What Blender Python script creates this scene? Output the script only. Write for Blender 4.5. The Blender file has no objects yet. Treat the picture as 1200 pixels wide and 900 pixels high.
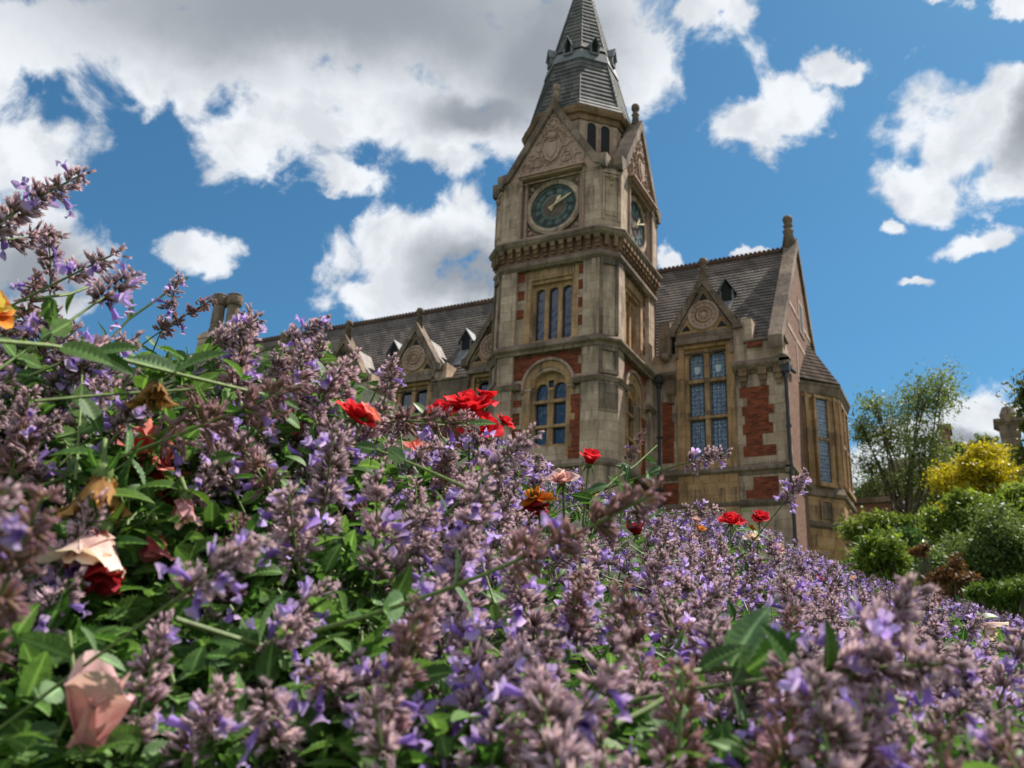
import bpy, bmesh, math, random
import numpy as np
from mathutils import Vector, Matrix
random.seed(7); RNG = np.random.default_rng(7)
PI = math.pi
scene = bpy.context.scene
COL = scene.collection

# ------------------------------------------------------------------ camera
F_PX = 1100.0
PITCH, ROLL, YAW = [math.radians(a) for a in (19.685, 2.678, -27.654)]
CAM = np.array([0.0, 0.0, 1.0])
def cam_axes():
    cy, sy, cp, sp = math.cos(YAW), math.sin(YAW), math.cos(PITCH), math.sin(PITCH)
    fwd = np.array([sy*cp, cy*cp, sp]); right = np.array([cy, -sy, 0.0]); up = np.cross(right, fwd)
    cr, sr = math.cos(ROLL), math.sin(ROLL)
    return cr*right+sr*up, -sr*right+cr*up, fwd
AR, AU, AF = cam_axes()
def ray(x, y):
    d = AF*F_PX + AR*(x-600) - AU*(y-450)
    return d/np.linalg.norm(d)
def at(x, y, D): return CAM + ray(x, y)*D                 # the point D metres away along a direction
def at_y(x, y, Y): d = ray(x, y); return CAM + d*(Y/d[1])  # the point on the vertical plane Y
cam_d = bpy.data.cameras.new('camera'); cam = bpy.data.objects.new('camera', cam_d); COL.objects.link(cam)
M = Matrix(((AR[0], AU[0], -AF[0], CAM[0]), (AR[1], AU[1], -AF[1], CAM[1]), (AR[2], AU[2], -AF[2], CAM[2]), (0, 0, 0, 1)))
cam.matrix_world = M
cam_d.sensor_width = 36.0; cam_d.lens = 36.0*F_PX/1200.0
cam_d.clip_start = 0.02; cam_d.clip_end = 3000
cam_d.dof.use_dof = True; cam_d.dof.focus_distance = 1.35; cam_d.dof.aperture_fstop = 14.0
scene.camera = cam
scene.render.engine = 'CYCLES'
scene.cycles.max_bounces = 6; scene.cycles.transparent_max_bounces = 4; scene.cycles.transmission_bounces = 3; scene.cycles.diffuse_bounces = 3; scene.cycles.glossy_bounces = 2
vs = scene.view_settings
vs.view_transform = 'Standard'; vs.look = 'None'; vs.gamma = 1; vs.use_curve_mapping = False; vs.exposure = 0.78

# ------------------------------------------------------------------ sun and sky
SUN = np.array([.30, .47, .83]); SUN /= np.linalg.norm(SUN)
sd = bpy.data.lights.new('sun', 'SUN'); sd.energy = 5.0; sd.angle = math.radians(.5); sd.color = (1, .95, .87)
so = bpy.data.objects.new('sun', sd); COL.objects.link(so)
so.rotation_euler = Vector(SUN).to_track_quat('Z', 'Y').to_euler()
world = bpy.data.worlds.new('World'); scene.world = world; world.use_nodes = True
wt = world.node_tree; wn, wl = wt.nodes, wt.links; wn.clear()
def N(tree, typ, **kw):
    n = tree.nodes.new(typ)
    for k, v in kw.items(): setattr(n, k, v)
    return n
def build_sky():
    out = N(wt, 'ShaderNodeOutputWorld'); bg = N(wt, 'ShaderNodeBackground'); bg.inputs['Strength'].default_value = .074
    sky = N(wt, 'ShaderNodeTexSky', sky_type='NISHITA', sun_disc=False)
    sky.sun_elevation = math.asin(SUN[2]); sky.sun_rotation = math.atan2(SUN[0], SUN[1])
    sky.air_density = 1.0; sky.dust_density = .6; sky.ozone_density = 2.0
    tint = N(wt, 'ShaderNodeMix', data_type='RGBA', blend_type='MULTIPLY'); tint.inputs[0].default_value = 1
    wl.new(sky.outputs[0], tint.inputs[6]); tint.inputs[7].default_value = (.39, .76, .87, 1)
    tc = N(wt, 'ShaderNodeTexCoord')
    nz = N(wt, 'ShaderNodeTexNoise'); nz.inputs['Scale'].default_value = 7; nz.inputs['Detail'].default_value = 9; nz.inputs['Roughness'].default_value = .6
    wl.new(tc.outputs['Generated'], nz.inputs['Vector'])
    sub = N(wt, 'ShaderNodeVectorMath', operation='SUBTRACT'); wl.new(nz.outputs['Color'], sub.inputs[0]); sub.inputs[1].default_value = (.5, .5, .5)
    sc = N(wt, 'ShaderNodeVectorMath', operation='SCALE'); wl.new(sub.outputs[0], sc.inputs[0]); sc.inputs['Scale'].default_value = .11
    add = N(wt, 'ShaderNodeVectorMath', operation='ADD'); wl.new(tc.outputs['Generated'], add.inputs[0]); wl.new(sc.outputs[0], add.inputs[1])
    V = add.outputs[0]
    def field(blobs, src):
        prev = None
        for (x, y, rx, ry, ang) in blobs:
            d = Vector(ray(x, y)); zax = d; xax = Vector(ray(x+40, y))-Vector(ray(x-40, y)); xax = (xax-zax*xax.dot(zax)).normalized(); yax = zax.cross(xax)
            a = math.radians(ang); x2 = xax*math.cos(a)+yax*math.sin(a); y2 = -xax*math.sin(a)+yax*math.cos(a)
            R = Matrix((x2, y2, zax)).transposed()
            k = math.hypot(x-600, y-450); k = 1/math.sqrt(F_PX**2+k*k)
            mp = N(wt, 'ShaderNodeMapping', vector_type='TEXTURE'); wl.new(src, mp.inputs['Vector'])
            mp.inputs['Location'].default_value = d; mp.inputs['Rotation'].default_value = R.to_euler('XYZ'); mp.inputs['Scale'].default_value = (rx*k, ry*k, max(rx, ry)*k)
            ln = N(wt, 'ShaderNodeVectorMath', operation='LENGTH'); wl.new(mp.outputs[0], ln.inputs[0])
            if prev is None: prev = ln.outputs['Value']
            else:
                mn = N(wt, 'ShaderNodeMath', operation='SMOOTH_MIN'); wl.new(prev, mn.inputs[0]); wl.new(ln.outputs['Value'], mn.inputs[1]); mn.inputs[2].default_value = .25
                prev = mn.outputs[0]
        return prev
    def lin(src, a, b, c0, c1, smooth=True):
        m = N(wt, 'ShaderNodeMapRange'); m.interpolation_type = 'SMOOTHSTEP' if smooth else 'LINEAR'; wl.new(src, m.inputs['Value'])
        for n_, v in zip(('From Min', 'From Max', 'To Min', 'To Max'), (a, b, c0, c1)): m.inputs[n_].default_value = v
        return m.outputs['Result']
    blobs = [(400, 20, 470, 120, 3), (640, 70, 190, 110, 0), (560, 150, 130, 55, 0), (290, 180, 80, 50, -10), (420, 120, 170, 80, 0),
             (30, 195, 100, 52, -10), (0, 95, 75, 70, 0), (90, 20, 190, 62, -6), (400, 210, 62, 25, 15), (480, 20, 200, 70, 0), (575, 22, 120, 60, 0), (755, 75, 78, 70, 40), (850, 10, 75, 30, 0),
             (470, 300, 110, 62, 10), (550, 285, 75, 60, 0), (430, 345, 60, 30, 20), (480, 345, 120, 32, 0), (220, 290, 55, 24, 0), (20, 310, 110, 55, 0), (40, 370, 70, 22, 0),
             (885, 148, 72, 46, 0), (930, 118, 62, 38, 30), (975, 86, 52, 20, 22), (1135, 150, 100, 62, 25), (1190, 120, 70, 60, 0), (1080, 225, 66, 36, 20), (1180, 215, 60, 42, 0),
             (1048, 268, 26, 12, 0), (1140, 293, 58, 22, -10), (1085, 335, 40, 10, 10), (870, 294, 20, 8, 0), (782, 305, 18, 24, 0), (1125, 490, 60, 52, -20), (1080, 520, 70, 40, 0), (1010, 545, 60, 32, 0), (1170, 480, 32, 16, -40), (1090, 5, 30, 14, 0), (1180, 8, 30, 16, 0)]
    f = field(blobs, V)
    n2 = N(wt, 'ShaderNodeTexNoise'); n2.inputs['Scale'].default_value = 16; n2.inputs['Detail'].default_value = 10; n2.inputs['Roughness'].default_value = .58; n2.inputs['Distortion'].default_value = .3
    wl.new(tc.outputs['Generated'], n2.inputs['Vector'])
    nn = lin(n2.outputs['Fac'], .25, .75, -.55, .55, False)
    ad = N(wt, 'ShaderNodeMath', operation='ADD'); wl.new(f, ad.inputs[0]); wl.new(nn, ad.inputs[1])
    # unseen broken cloud behind and above the camera, added for brighter, neutral light
    dt = N(wt, 'ShaderNodeVectorMath', operation='DOT_PRODUCT'); wl.new(tc.outputs['Generated'], dt.inputs[0]); dt.inputs[1].default_value = tuple(AF)
    away = lin(dt.outputs['Value'], .72, .5, 0, 1)
    n4 = N(wt, 'ShaderNodeTexNoise'); n4.inputs['Scale'].default_value = 2.2; n4.inputs['Detail'].default_value = 8; n4.inputs['Roughness'].default_value = .55; wl.new(tc.outputs['Generated'], n4.inputs['Vector'])
    am = N(wt, 'ShaderNodeMath', operation='MULTIPLY'); wl.new(lin(n4.outputs['Fac'], .40, .52, 0, 1), am.inputs[0]); wl.new(away, am.inputs[1])
    d0 = lin(ad.outputs[0], 1.02, .58, 0, 1)
    dm = N(wt, 'ShaderNodeMath', operation='MAXIMUM'); wl.new(d0, dm.inputs[0]); wl.new(am.outputs[0], dm.inputs[1]); dens = dm.outputs[0]
    # grey undersides of the thick clouds
    greys = [(380, 0, 480, 118, 3), (650, 60, 120, 120, 0), (560, 130, 130, 40, 0), (1200, 150, 40, 70, 0), (560, 320, 110, 45, 0), (30, 330, 110, 60, 0), (880, 190, 30, 20, 0), (1130, 520, 60, 20, 0)]
    g = field(greys, V)
    ga = N(wt, 'ShaderNodeMath', operation='ADD'); wl.new(g, ga.inputs[0]); wl.new(nn, ga.inputs[1])
    ng = lin(n4.outputs['Fac'], .3, .7, -.22, .22, False); wl.new(ng, ga.inputs[1]); gm = lin(ga.outputs[0], 1.25, .2, 0, .95)
    n3 = N(wt, 'ShaderNodeTexNoise'); n3.inputs['Scale'].default_value = 22; n3.inputs['Detail'].default_value = 8; wl.new(V, n3.inputs['Vector'])
    g3 = lin(n3.outputs['Fac'], .35, .68, .0, .34)
    mx = N(wt, 'ShaderNodeMath', operation='MAXIMUM'); wl.new(gm, mx.inputs[0]); wl.new(g3, mx.inputs[1])
    cc = N(wt, 'ShaderNodeMix', data_type='RGBA'); wl.new(mx.outputs[0], cc.inputs[0])
    cc.inputs[6].default_value = (7.2, 7.5, 7.9, 1); cc.inputs[7].default_value = (2.35, 2.6, 2.95, 1)
    mix = N(wt, 'ShaderNodeMix', data_type='RGBA'); wl.new(dens, mix.inputs[0]); wl.new(tint.outputs[2], mix.inputs[6]); wl.new(cc.outputs[2], mix.inputs[7])
    wl.new(mix.outputs[2], bg.inputs['Color']); wl.new(bg.outputs[0], out.inputs['Surface'])
build_sky()
world.cycles.sampling_method = 'MANUAL'; world.cycles.sample_map_resolution = 512

# ------------------------------------------------------------------ helpers
class MB:
    """collects polygons, then links them as ONE mesh object"""
    def __init__(s): s.v = []; s.f = []; s.c = []
    def add(s, vs_, fs_, c=None):
        o = len(s.v); s.v += [tuple(p) for p in vs_]; s.f += [tuple(i+o for i in f) for f in fs_]
        s.c += (c if c is not None else [(0, 0)]*len(vs_))
    def box(s, x0, x1, y0, y1, z0, z1):
        s.add([(x0, y0, z0), (x1, y0, z0), (x1, y1, z0), (x0, y1, z0), (x0, y0, z1), (x1, y0, z1), (x1, y1, z1), (x0, y1, z1)],
              [(0, 3, 2, 1), (4, 5, 6, 7), (0, 1, 5, 4), (1, 2, 6, 5), (2, 3, 7, 6), (3, 0, 4, 7)])
    def loft(s, rings, cap=True):
        n = len(rings[0]); vs_ = [p for r in rings for p in r]; fs_ = []
        for k in range(len(rings)-1):
            for i in range(n): j = (i+1) % n; fs_.append((k*n+i, k*n+j, (k+1)*n+j, (k+1)*n+i))
        if cap: fs_.append(tuple(range(n))[::-1]); fs_.append(tuple((len(rings)-1)*n+i for i in range(n)))
        s.add(vs_, fs_)
    def tube(s, pts, rad, n=6, cap=True):
        pts = [Vector(p) for p in pts]; rings = []; up = Vector((.31, .2, .93))
        for i, p in enumerate(pts):
            d = (pts[min(i+1, len(pts)-1)]-pts[max(i-1, 0)]).normalized()
            a = d.cross(up); a = a.normalized() if a.length > 1e-3 else d.orthogonal().normalized(); b = d.cross(a)
            r = rad[i] if hasattr(rad, '__len__') else rad
            rings.append([p+(a*math.cos(2*PI*k/n)+b*math.sin(2*PI*k/n))*r for k in range(n)])
        s.loft(rings, cap)
    def build(s, name, mat, parent=None, smooth=False, fix=True, link=True):
        me = bpy.data.meshes.new(name); me.from_pydata(s.v, [], s.f)
        if any(c != (0, 0) for c in s.c):
            ca = me.attributes.new('tv', 'FLOAT_COLOR', 'POINT'); arr = np.zeros((len(s.v), 4), 'f'); arr[:, :2] = np.array(s.c, 'f'); arr[:, 3] = 1; ca.data.foreach_set('color', arr.ravel())
        if fix:
            bm = bmesh.new(); bm.from_mesh(me); bmesh.ops.recalc_face_normals(bm, faces=bm.faces); bm.to_mesh(me); bm.free()
        if smooth: me.polygons.foreach_set('use_smooth', [True]*len(me.polygons))
        me.materials.append(mat); me.update()
        o = bpy.data.objects.new(name, me)
        if link: COL.objects.link(o)
        if parent is not None: o.parent = parent; o.matrix_parent_inverse = parent.matrix_basis.inverted()
        return o
class Frame:
    """a wall plane: u along it, z up, d outwards"""
    def __init__(s, ox, oy, ux, uy): s.o = (ox, oy); s.u = (ux, uy); s.n = (uy, -ux)
    def p(s, u, z, d=0): return (s.o[0]+s.u[0]*u+s.n[0]*d, s.o[1]+s.u[1]*u+s.n[1]*d, z)
    def box(s, m, u0, u1, z0, z1, d0, d1):
        P = s.p
        m.add([P(u0, z0, d0), P(u1, z0, d0), P(u1, z0, d1), P(u0, z0, d1), P(u0, z1, d0), P(u1, z1, d0), P(u1, z1, d1), P(u0, z1, d1)],
              [(0, 3, 2, 1), (4, 5, 6, 7), (0, 1, 5, 4), (1, 2, 6, 5), (2, 3, 7, 6), (3, 0, 4, 7)])
    def poly(s, m, pts, d0, d1):
        n = len(pts); P = s.p
        m.add([P(u, z, d0) for u, z in pts]+[P(u, z, d1) for u, z in pts],
              [tuple(range(n)), tuple(range(n, 2*n))[::-1]]+[(i, (i+1) % n, n+(i+1) % n, n+i) for i in range(n)])
    def ring(s, m, cu, cz, r0, r1, d0, d1, a0=0, a1=360, n=28, z_sc=1):
        k = n if a1-a0 >= 360 else n+1; full = a1-a0 >= 360
        an = [math.radians(a0+(a1-a0)*i/n) for i in range(k)]
        for i in range(n):
            a, b = an[i], an[(i+1) % k if full else i+1]
            pts = [(cu+r*math.cos(t), cz+r*math.sin(t)*z_sc) for r, t in ((r0, a), (r1, a), (r1, b), (r0, b))]
            P = s.p; v = [P(u, z, d0) for u, z in pts]+[P(u, z, d1) for u, z in pts]
            fs_ = [(4, 5, 6, 7), (1, 2, 6, 5), (3, 0, 4, 7)]
            if not full and i == 0: fs_.append((0, 1, 5, 4))
            if not full and i == n-1: fs_.append((2, 3, 7, 6))
            m.add(v, fs_)
    def torus(s, m, cu, cz, R, r, d, n=28, k=8, a0=0, a1=360):
        full = a1-a0 >= 360; cnt = n if full else n+1
        vs_ = []
        for i in range(cnt):
            a = math.radians(a0+(a1-a0)*i/n)
            for j in range(k):
                b = 2*PI*j/k; rr = R+r*math.cos(b); vs_.append(s.p(cu+rr*math.cos(a), cz+rr*math.sin(a), d+r*math.sin(b)))
        fs_ = []
        for i in range(n if full else n):
            i2 = (i+1) % cnt
            for j in range(k): fs_.append((i*k+j, i2*k+j, i2*k+(j+1) % k, i*k+(j+1) % k))
        m.add(vs_, fs_)
    def disc(s, m, cu, cz, r, d, n=40):
        s.poly(m, [(cu+r*math.cos(2*PI*i/n), cz+r*math.sin(2*PI*i/n)) for i in range(n)], d-.03, d)
    def dome(s, m, cu, cz, r, d, h, n=10, k=3, zs=1, ang=0):
        ca, sa = math.cos(ang), math.sin(ang); vs_ = []
        for j in range(k):
            t = j/k*PI/2
            for i in range(n):
                a = 2*PI*i/n; x = r*math.cos(t)*math.cos(a); y = r*zs*math.cos(t)*math.sin(a)
                vs_.append(s.p(cu+x*ca-y*sa, cz+x*sa+y*ca, d+h*math.sin(t)))
        vs_.append(s.p(cu, cz, d+h)); fs_ = []
        for j in range(k-1):
            for i in range(n): i2 = (i+1) % n; fs_.append((j*n+i, j*n+i2, (j+1)*n+i2, (j+1)*n+i))
        for i in range(n): fs_.append(((k-1)*n+i, (k-1)*n+(i+1) % n, k*n))
        m.add(vs_, fs_)
    def panel(s, m, u0, u1, z0, z1, holes, d, depth=.3):
        """a wall face at d with rectangular or round-headed openings and their reveals"""
        us = sorted({u0, u1}|{h[0] for h in holes}|{h[1] for h in holes}); zs = sorted({z0, z1}|{h[2] for h in holes}|{h[3] for h in holes})
        for a, b in zip(us, us[1:]):
            for c, e in zip(zs, zs[1:]):
                if any(h[0]-1e-6 <= a and b <= h[1]+1e-6 and h[2]-1e-6 <= c and e <= h[3]+1e-6 for h in holes): continue
                m.add([s.p(a, c, d), s.p(b, c, d), s.p(b, e, d), s.p(a, e, d)], [(0, 1, 2, 3)])
        for h in holes:
            a, b, c, e = h[:4]; rise = h[4] if len(h) > 4 else 0; cu = (a+b)/2; hw = (b-a)/2; sp = e-rise
            m.add([s.p(a, c, d), s.p(a, sp, d), s.p(a, sp, d-depth), s.p(a, c, d-depth)], [(0, 1, 2, 3)])
            m.add([s.p(b, c, d), s.p(b, sp, d), s.p(b, sp, d-depth), s.p(b, c, d-depth)], [(0, 1, 2, 3)])
            m.add([s.p(a, c, d), s.p(b, c, d), s.p(b, c, d-depth), s.p(a, c, d-depth)], [(0, 1, 2, 3)])
            n = 16 if rise else 1
            arc = [(cu-hw*math.cos(PI*i/n), sp+rise*math.sin(PI*i/n)) for i in range(n+1)] if rise else [(a, e), (b, e)]
            for p, q in zip(arc, arc[1:]):
                m.add([s.p(*p, d), s.p(*q, d), s.p(*q, d-depth), s.p(*p, d-depth)], [(0, 1, 2, 3)])
                if rise: m.add([s.p(*p, d), s.p(*q, d), s.p(q[0], e, d), s.p(p[0], e, d)], [(0, 1, 2, 3)])
def tag(o, label=None, cat=None, group=None, kind=None):
    for k, v in (('label', label), ('category', cat), ('group', group), ('kind', kind)):
        if v: o[k] = v
    return o
def thing(name, label, cat, loc=(0, 0, 0), group=None):
    o = bpy.data.objects.new(name, None); COL.objects.link(o); o.location = loc; o.empty_display_size = .1
    bpy.context.view_layer.update() if False else None
    o.matrix_basis = Matrix.Translation(loc)
    return tag(o, label, cat, group)

# ------------------------------------------------------------------ materials
def mat(name):
    m = bpy.data.materials.new(name); m.use_nodes = True; t = m.node_tree; t.nodes.clear()
    return m, t, t.links
def wallvec(t):
    """(x+y, z): the same masonry coordinates on every upright face"""
    g = N(t, 'ShaderNodeNewGeometry'); sx = N(t, 'ShaderNodeSeparateXYZ'); t.links.new(g.outputs['Position'], sx.inputs[0])
    a = N(t, 'ShaderNodeMath', operation='ADD'); t.links.new(sx.outputs[0], a.inputs[0]); t.links.new(sx.outputs[1], a.inputs[1])
    c = N(t, 'ShaderNodeCombineXYZ'); t.links.new(a.outputs[0], c.inputs[0]); t.links.new(sx.outputs[2], c.inputs[1])
    return c.outputs[0], g.outputs['Position']
def noise(t, vec, scale, detail=5, rough=.55, stretch=None):
    n = N(t, 'ShaderNodeTexNoise'); n.inputs['Scale'].default_value = scale; n.inputs['Detail'].default_value = detail; n.inputs['Roughness'].default_value = rough
    if stretch:
        mp = N(t, 'ShaderNodeMapping'); mp.inputs['Scale'].default_value = stretch; t.links.new(vec, mp.inputs['Vector']); vec = mp.outputs[0]
    t.links.new(vec, n.inputs['Vector']); return n.outputs['Fac']
def ramp(t, fac, stops):
    r = N(t, 'ShaderNodeValToRGB'); t.links.new(fac, r.inputs[0]); e = r.color_ramp.elements
    while len(e) < len(stops): e.new(.5)
    for el, (p, c) in zip(e, stops): el.position = p; el.color = (*c, 1) if len(c) == 3 else c
    return r.outputs[0]
def mixc(t, fac, a, b, mode='MIX'):
    m = N(t, 'ShaderNodeMix', data_type='RGBA', blend_type=mode)
    for i, v in ((0, fac), (6, a), (7, b)):
        if hasattr(v, 'is_output') or hasattr(v, 'links'): t.links.new(v, m.inputs[i])
        else: m.inputs[i].default_value = v if i == 0 else (*v, 1)
    return m.outputs[2]
def finish(t, col, rough=.85, bump=None, bstr=.3, bdist=.02, spec=.3, metal=0):
    o = N(t, 'ShaderNodeOutputMaterial'); p = N(t, 'ShaderNodeBsdfPrincipled')
    if hasattr(col, 'links'): t.links.new(col, p.inputs['Base Color'])
    else: p.inputs['Base Color'].default_value = (*col, 1)
    p.inputs['Roughness'].default_value = rough; p.inputs['Specular IOR Level'].default_value = spec; p.inputs['Metallic'].default_value = metal
    if bump is not None:
        b = N(t, 'ShaderNodeBump'); b.inputs['Strength'].default_value = bstr; b.inputs['Distance'].default_value = bdist
        t.links.new(bump, b.inputs['Height']); t.links.new(b.outputs[0], p.inputs['Normal'])
    t.links.new(p.outputs[0], o.inputs['Surface']); return p
def brick_tex(t, vec, w, h, mortar, offset=.5):
    b = N(t, 'ShaderNodeTexBrick'); b.offset = offset; t.links.new(vec, b.inputs['Vector']); b.inputs['Scale'].default_value = 1
    b.inputs['Brick Width'].default_value = w; b.inputs['Row Height'].default_value = h; b.inputs['Mortar Size'].default_value = mortar; b.inputs['Mortar Smooth'].default_value = .2; b.inputs['Bias'].default_value = 0
    b.inputs['Color1'].default_value = (0, 0, 0, 1); b.inputs['Color2'].default_value = (1, 1, 1, 1); b.inputs['Mortar'].default_value = (.5, .5, .5, 1)
    return b
def stone_mat(name, c_lo, c_hi, dirt=.5, bw=.62, bh=.31, dark=(.05, .045, .04)):
    m, t, L = mat(name); vec, pos = wallvec(t)
    b = brick_tex(t, vec, bw, bh, .006)
    big = noise(t, pos, 1.1, 6, .6); fine = noise(t, pos, 9, 8, .7); streak = noise(t, pos, 1.0, 6, .65, (5, 5, .8))
    c = mixc(t, ramp(t, big, [(.3, (0, 0, 0)), (.7, (1, 1, 1))]), c_lo, c_hi)
    c = mixc(t, .25, c, b.outputs['Color'], 'SOFT_LIGHT')
    c = mixc(t, .5, c, ramp(t, fine, [(.25, (.3, .3, .3)), (.75, (.72, .7, .68))]), 'OVERLAY')
    c = mixc(t, ramp(t, streak, [(.50, (0, 0, 0)), (.74, (dirt,)*3)]), c, dark)
    # rain-washed soot in streaks below each projecting course
    sz = N(t, 'ShaderNodeSeparateXYZ'); L.new(pos, sz.inputs[0]); acc = None; thin = noise(t, pos, 1.0, 5, .7, (9, 9, .7))
    for zl, reach in ((8.2, 1.0), (10.86, .9), (12.03, .75), (15.07, .7), (18.4, .6)):
        mr = N(t, 'ShaderNodeMapRange'); L.new(sz.outputs[2], mr.inputs['Value'])
        for n_, v in zip(('From Min', 'From Max', 'To Min', 'To Max'), (zl-reach, zl, 0, 1)): mr.inputs[n_].default_value = v
        cut = N(t, 'ShaderNodeMath', operation='LESS_THAN'); L.new(sz.outputs[2], cut.inputs[0]); cut.inputs[1].default_value = zl+.02
        mm = N(t, 'ShaderNodeMath', operation='MULTIPLY'); L.new(mr.outputs[0], mm.inputs[0]); L.new(cut.outputs[0], mm.inputs[1])
        if acc is None: acc = mm.outputs[0]
        else:
            a2 = N(t, 'ShaderNodeMath', operation='MAXIMUM'); L.new(acc, a2.inputs[0]); L.new(mm.outputs[0], a2.inputs[1]); acc = a2.outputs[0]
    ms = N(t, 'ShaderNodeMath', operation='MULTIPLY'); L.new(acc, ms.inputs[0]); L.new(ramp(t, thin, [(.42, (0, 0, 0)), (.62, (.85,)*3)]), ms.inputs[1])
    c = mixc(t, ms.outputs[0], c, dark)
    c = mixc(t, b.outputs['Fac'], c, tuple(.6*x for x in c_lo))
    h = N(t, 'ShaderNodeMath', operation='SUBTRACT'); L.new(fine, h.inputs[0]); L.new(b.outputs['Fac'], h.inputs[1])
    finish(t, c, .9, h.outputs[0], .5, .015, .2); return m
def brick_mat(name, c1, c2, mort):
    m, t, L = mat(name); vec, pos = wallvec(t)
    b = brick_tex(t, vec, .215, .075, .010); rnd = b.outputs['Color']
    c = mixc(t, rnd, c1, c2); f = noise(t, pos, 4, 7, .7)
    c = mixc(t, .6, c, ramp(t, f, [(.25, (.22, .22, .22)), (.75, (.75, .74, .72))]), 'OVERLAY')
    s2 = noise(t, pos, 1.4, 6, .65, (3, 3, 1)); c = mixc(t, ramp(t, s2, [(.55, (0, 0, 0)), (.75, (.5,)*3)]), c, (.04, .025, .02))
    c = mixc(t, b.outputs['Fac'], c, mort)
    h = N(t, 'ShaderNodeMath', operation='SUBTRACT'); L.new(f, h.inputs[0]); L.new(b.outputs['Fac'], h.inputs[1])
    finish(t, c, .92, h.outputs[0], .5, .012, .15); return m
MT = {}
MT['stone'] = stone_mat('tower_limestone', (.295, .210, .152), (.485, .36, .268), .85)
MT['warm'] = stone_mat('warm_stone', (.27, .155, .075), (.46, .285, .15), .85, .5, .4)
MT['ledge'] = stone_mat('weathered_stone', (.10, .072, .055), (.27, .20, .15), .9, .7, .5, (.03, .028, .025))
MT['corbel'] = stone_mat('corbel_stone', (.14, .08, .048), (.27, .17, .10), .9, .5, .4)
MT['dress'] = stone_mat('pink_dressed_stone', (.30, .19, .15), (.42, .29, .23), .5, 1.5, .9)
MT['brick'] = brick_mat('red_brick', (.115, .024, .012), (.29, .066, .028), (.12, .065, .045))
MT['brown_brick'] = brick_mat('brown_brick', (.15, .065, .042), (.24, .115, .075), (.20, .15, .12))
def tile_mat(name, c1, c2, w, h, moss=0., rough=.6, spec=.4):
    m, t, L = mat(name); vec, pos = wallvec(t); b = brick_tex(t, vec, w, h, .006)
    c = mixc(t, b.outputs['Color'], c1, c2); f = noise(t, pos, 7, 7, .7); g = noise(t, pos, 1.3, 5, .6)
    c = mixc(t, .7, c, ramp(t, f, [(.25, (.2, .2, .2)), (.75, (.78, .77, .75))]), 'OVERLAY')
    c = mixc(t, ramp(t, g, [(.5, (0, 0, 0)), (.72, (.5,)*3)]), c, tuple(x*.55 for x in c1))
    if moss: c = mixc(t, ramp(t, noise(t, pos, 2.2, 6, .7), [(.56, (0, 0, 0)), (.68, (moss,)*3)]), c, (.055, .07, .02))
    c = mixc(t, b.outputs['Fac'], c, (.02, .018, .017))
    hh = N(t, 'ShaderNodeMath', operation='SUBTRACT'); L.new(f, hh.inputs[0]); L.new(b.outputs['Fac'], hh.inputs[1])
    finish(t, c, rough, hh.outputs[0], .5, .01, spec if rough < .9 else .05); return m
MT['tile'] = tile_mat('clay_roof_tiles', (.07, .053, .042), (.17, .135, .11), .26, .5)
MT['slate'] = tile_mat('spire_slates', (.045, .044, .042), (.135, .128, .118), .3, .42, .6, .7)
MT['dark_tile'] = tile_mat('dark_clay_tiles', (.04, .028, .022), (.08, .058, .045), .22, .5, 0, .95)
MT['ridge'] = stone_mat('ridge_tiles', (.07, .04, .03), (.13, .07, .05), .8, .4, .9)
def flat_mat(name, col, rough=.5, spec=.5, metal=0, var=.25, sc=12):
    m, t, L = mat(name); g = N(t, 'ShaderNodeNewGeometry'); f = noise(t, g.outputs['Position'], sc, 5, .6)
    c = mixc(t, ramp(t, f, [(.3, (0, 0, 0)), (.7, (1, 1, 1))]), tuple(x*(1-var) for x in col), tuple(min(1, x*(1+var)) for x in col))
    finish(t, c, rough, f, .2, .01, spec, metal); return m
MT['lead'] = flat_mat('lead_flashing', (.15, .155, .16), .6, .4, 0, .35, 5)
MT['iron'] = flat_mat('black_iron', (.015, .016, .018), .45)
MT['glass'] = None
def glass_mat(name, col, grid=None):
    m, t, L = mat(name); vec, pos = wallvec(t)
    c = mixc(t, noise(t, pos, 3, 4, .5), tuple(x*.6 for x in col), tuple(x*1.3 for x in col))
    b = brick_tex(t, vec, *(grid or (.11, .14)), .006, .0)
    c = mixc(t, b.outputs['Fac'], c, (.015, .015, .016))
    p = finish(t, c, .12, noise(t, pos, 5, 3, .5), .4, .03, .9); return m
MT['glass'] = glass_mat('leaded_blue_glass', (.010, .020, .052))
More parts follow.
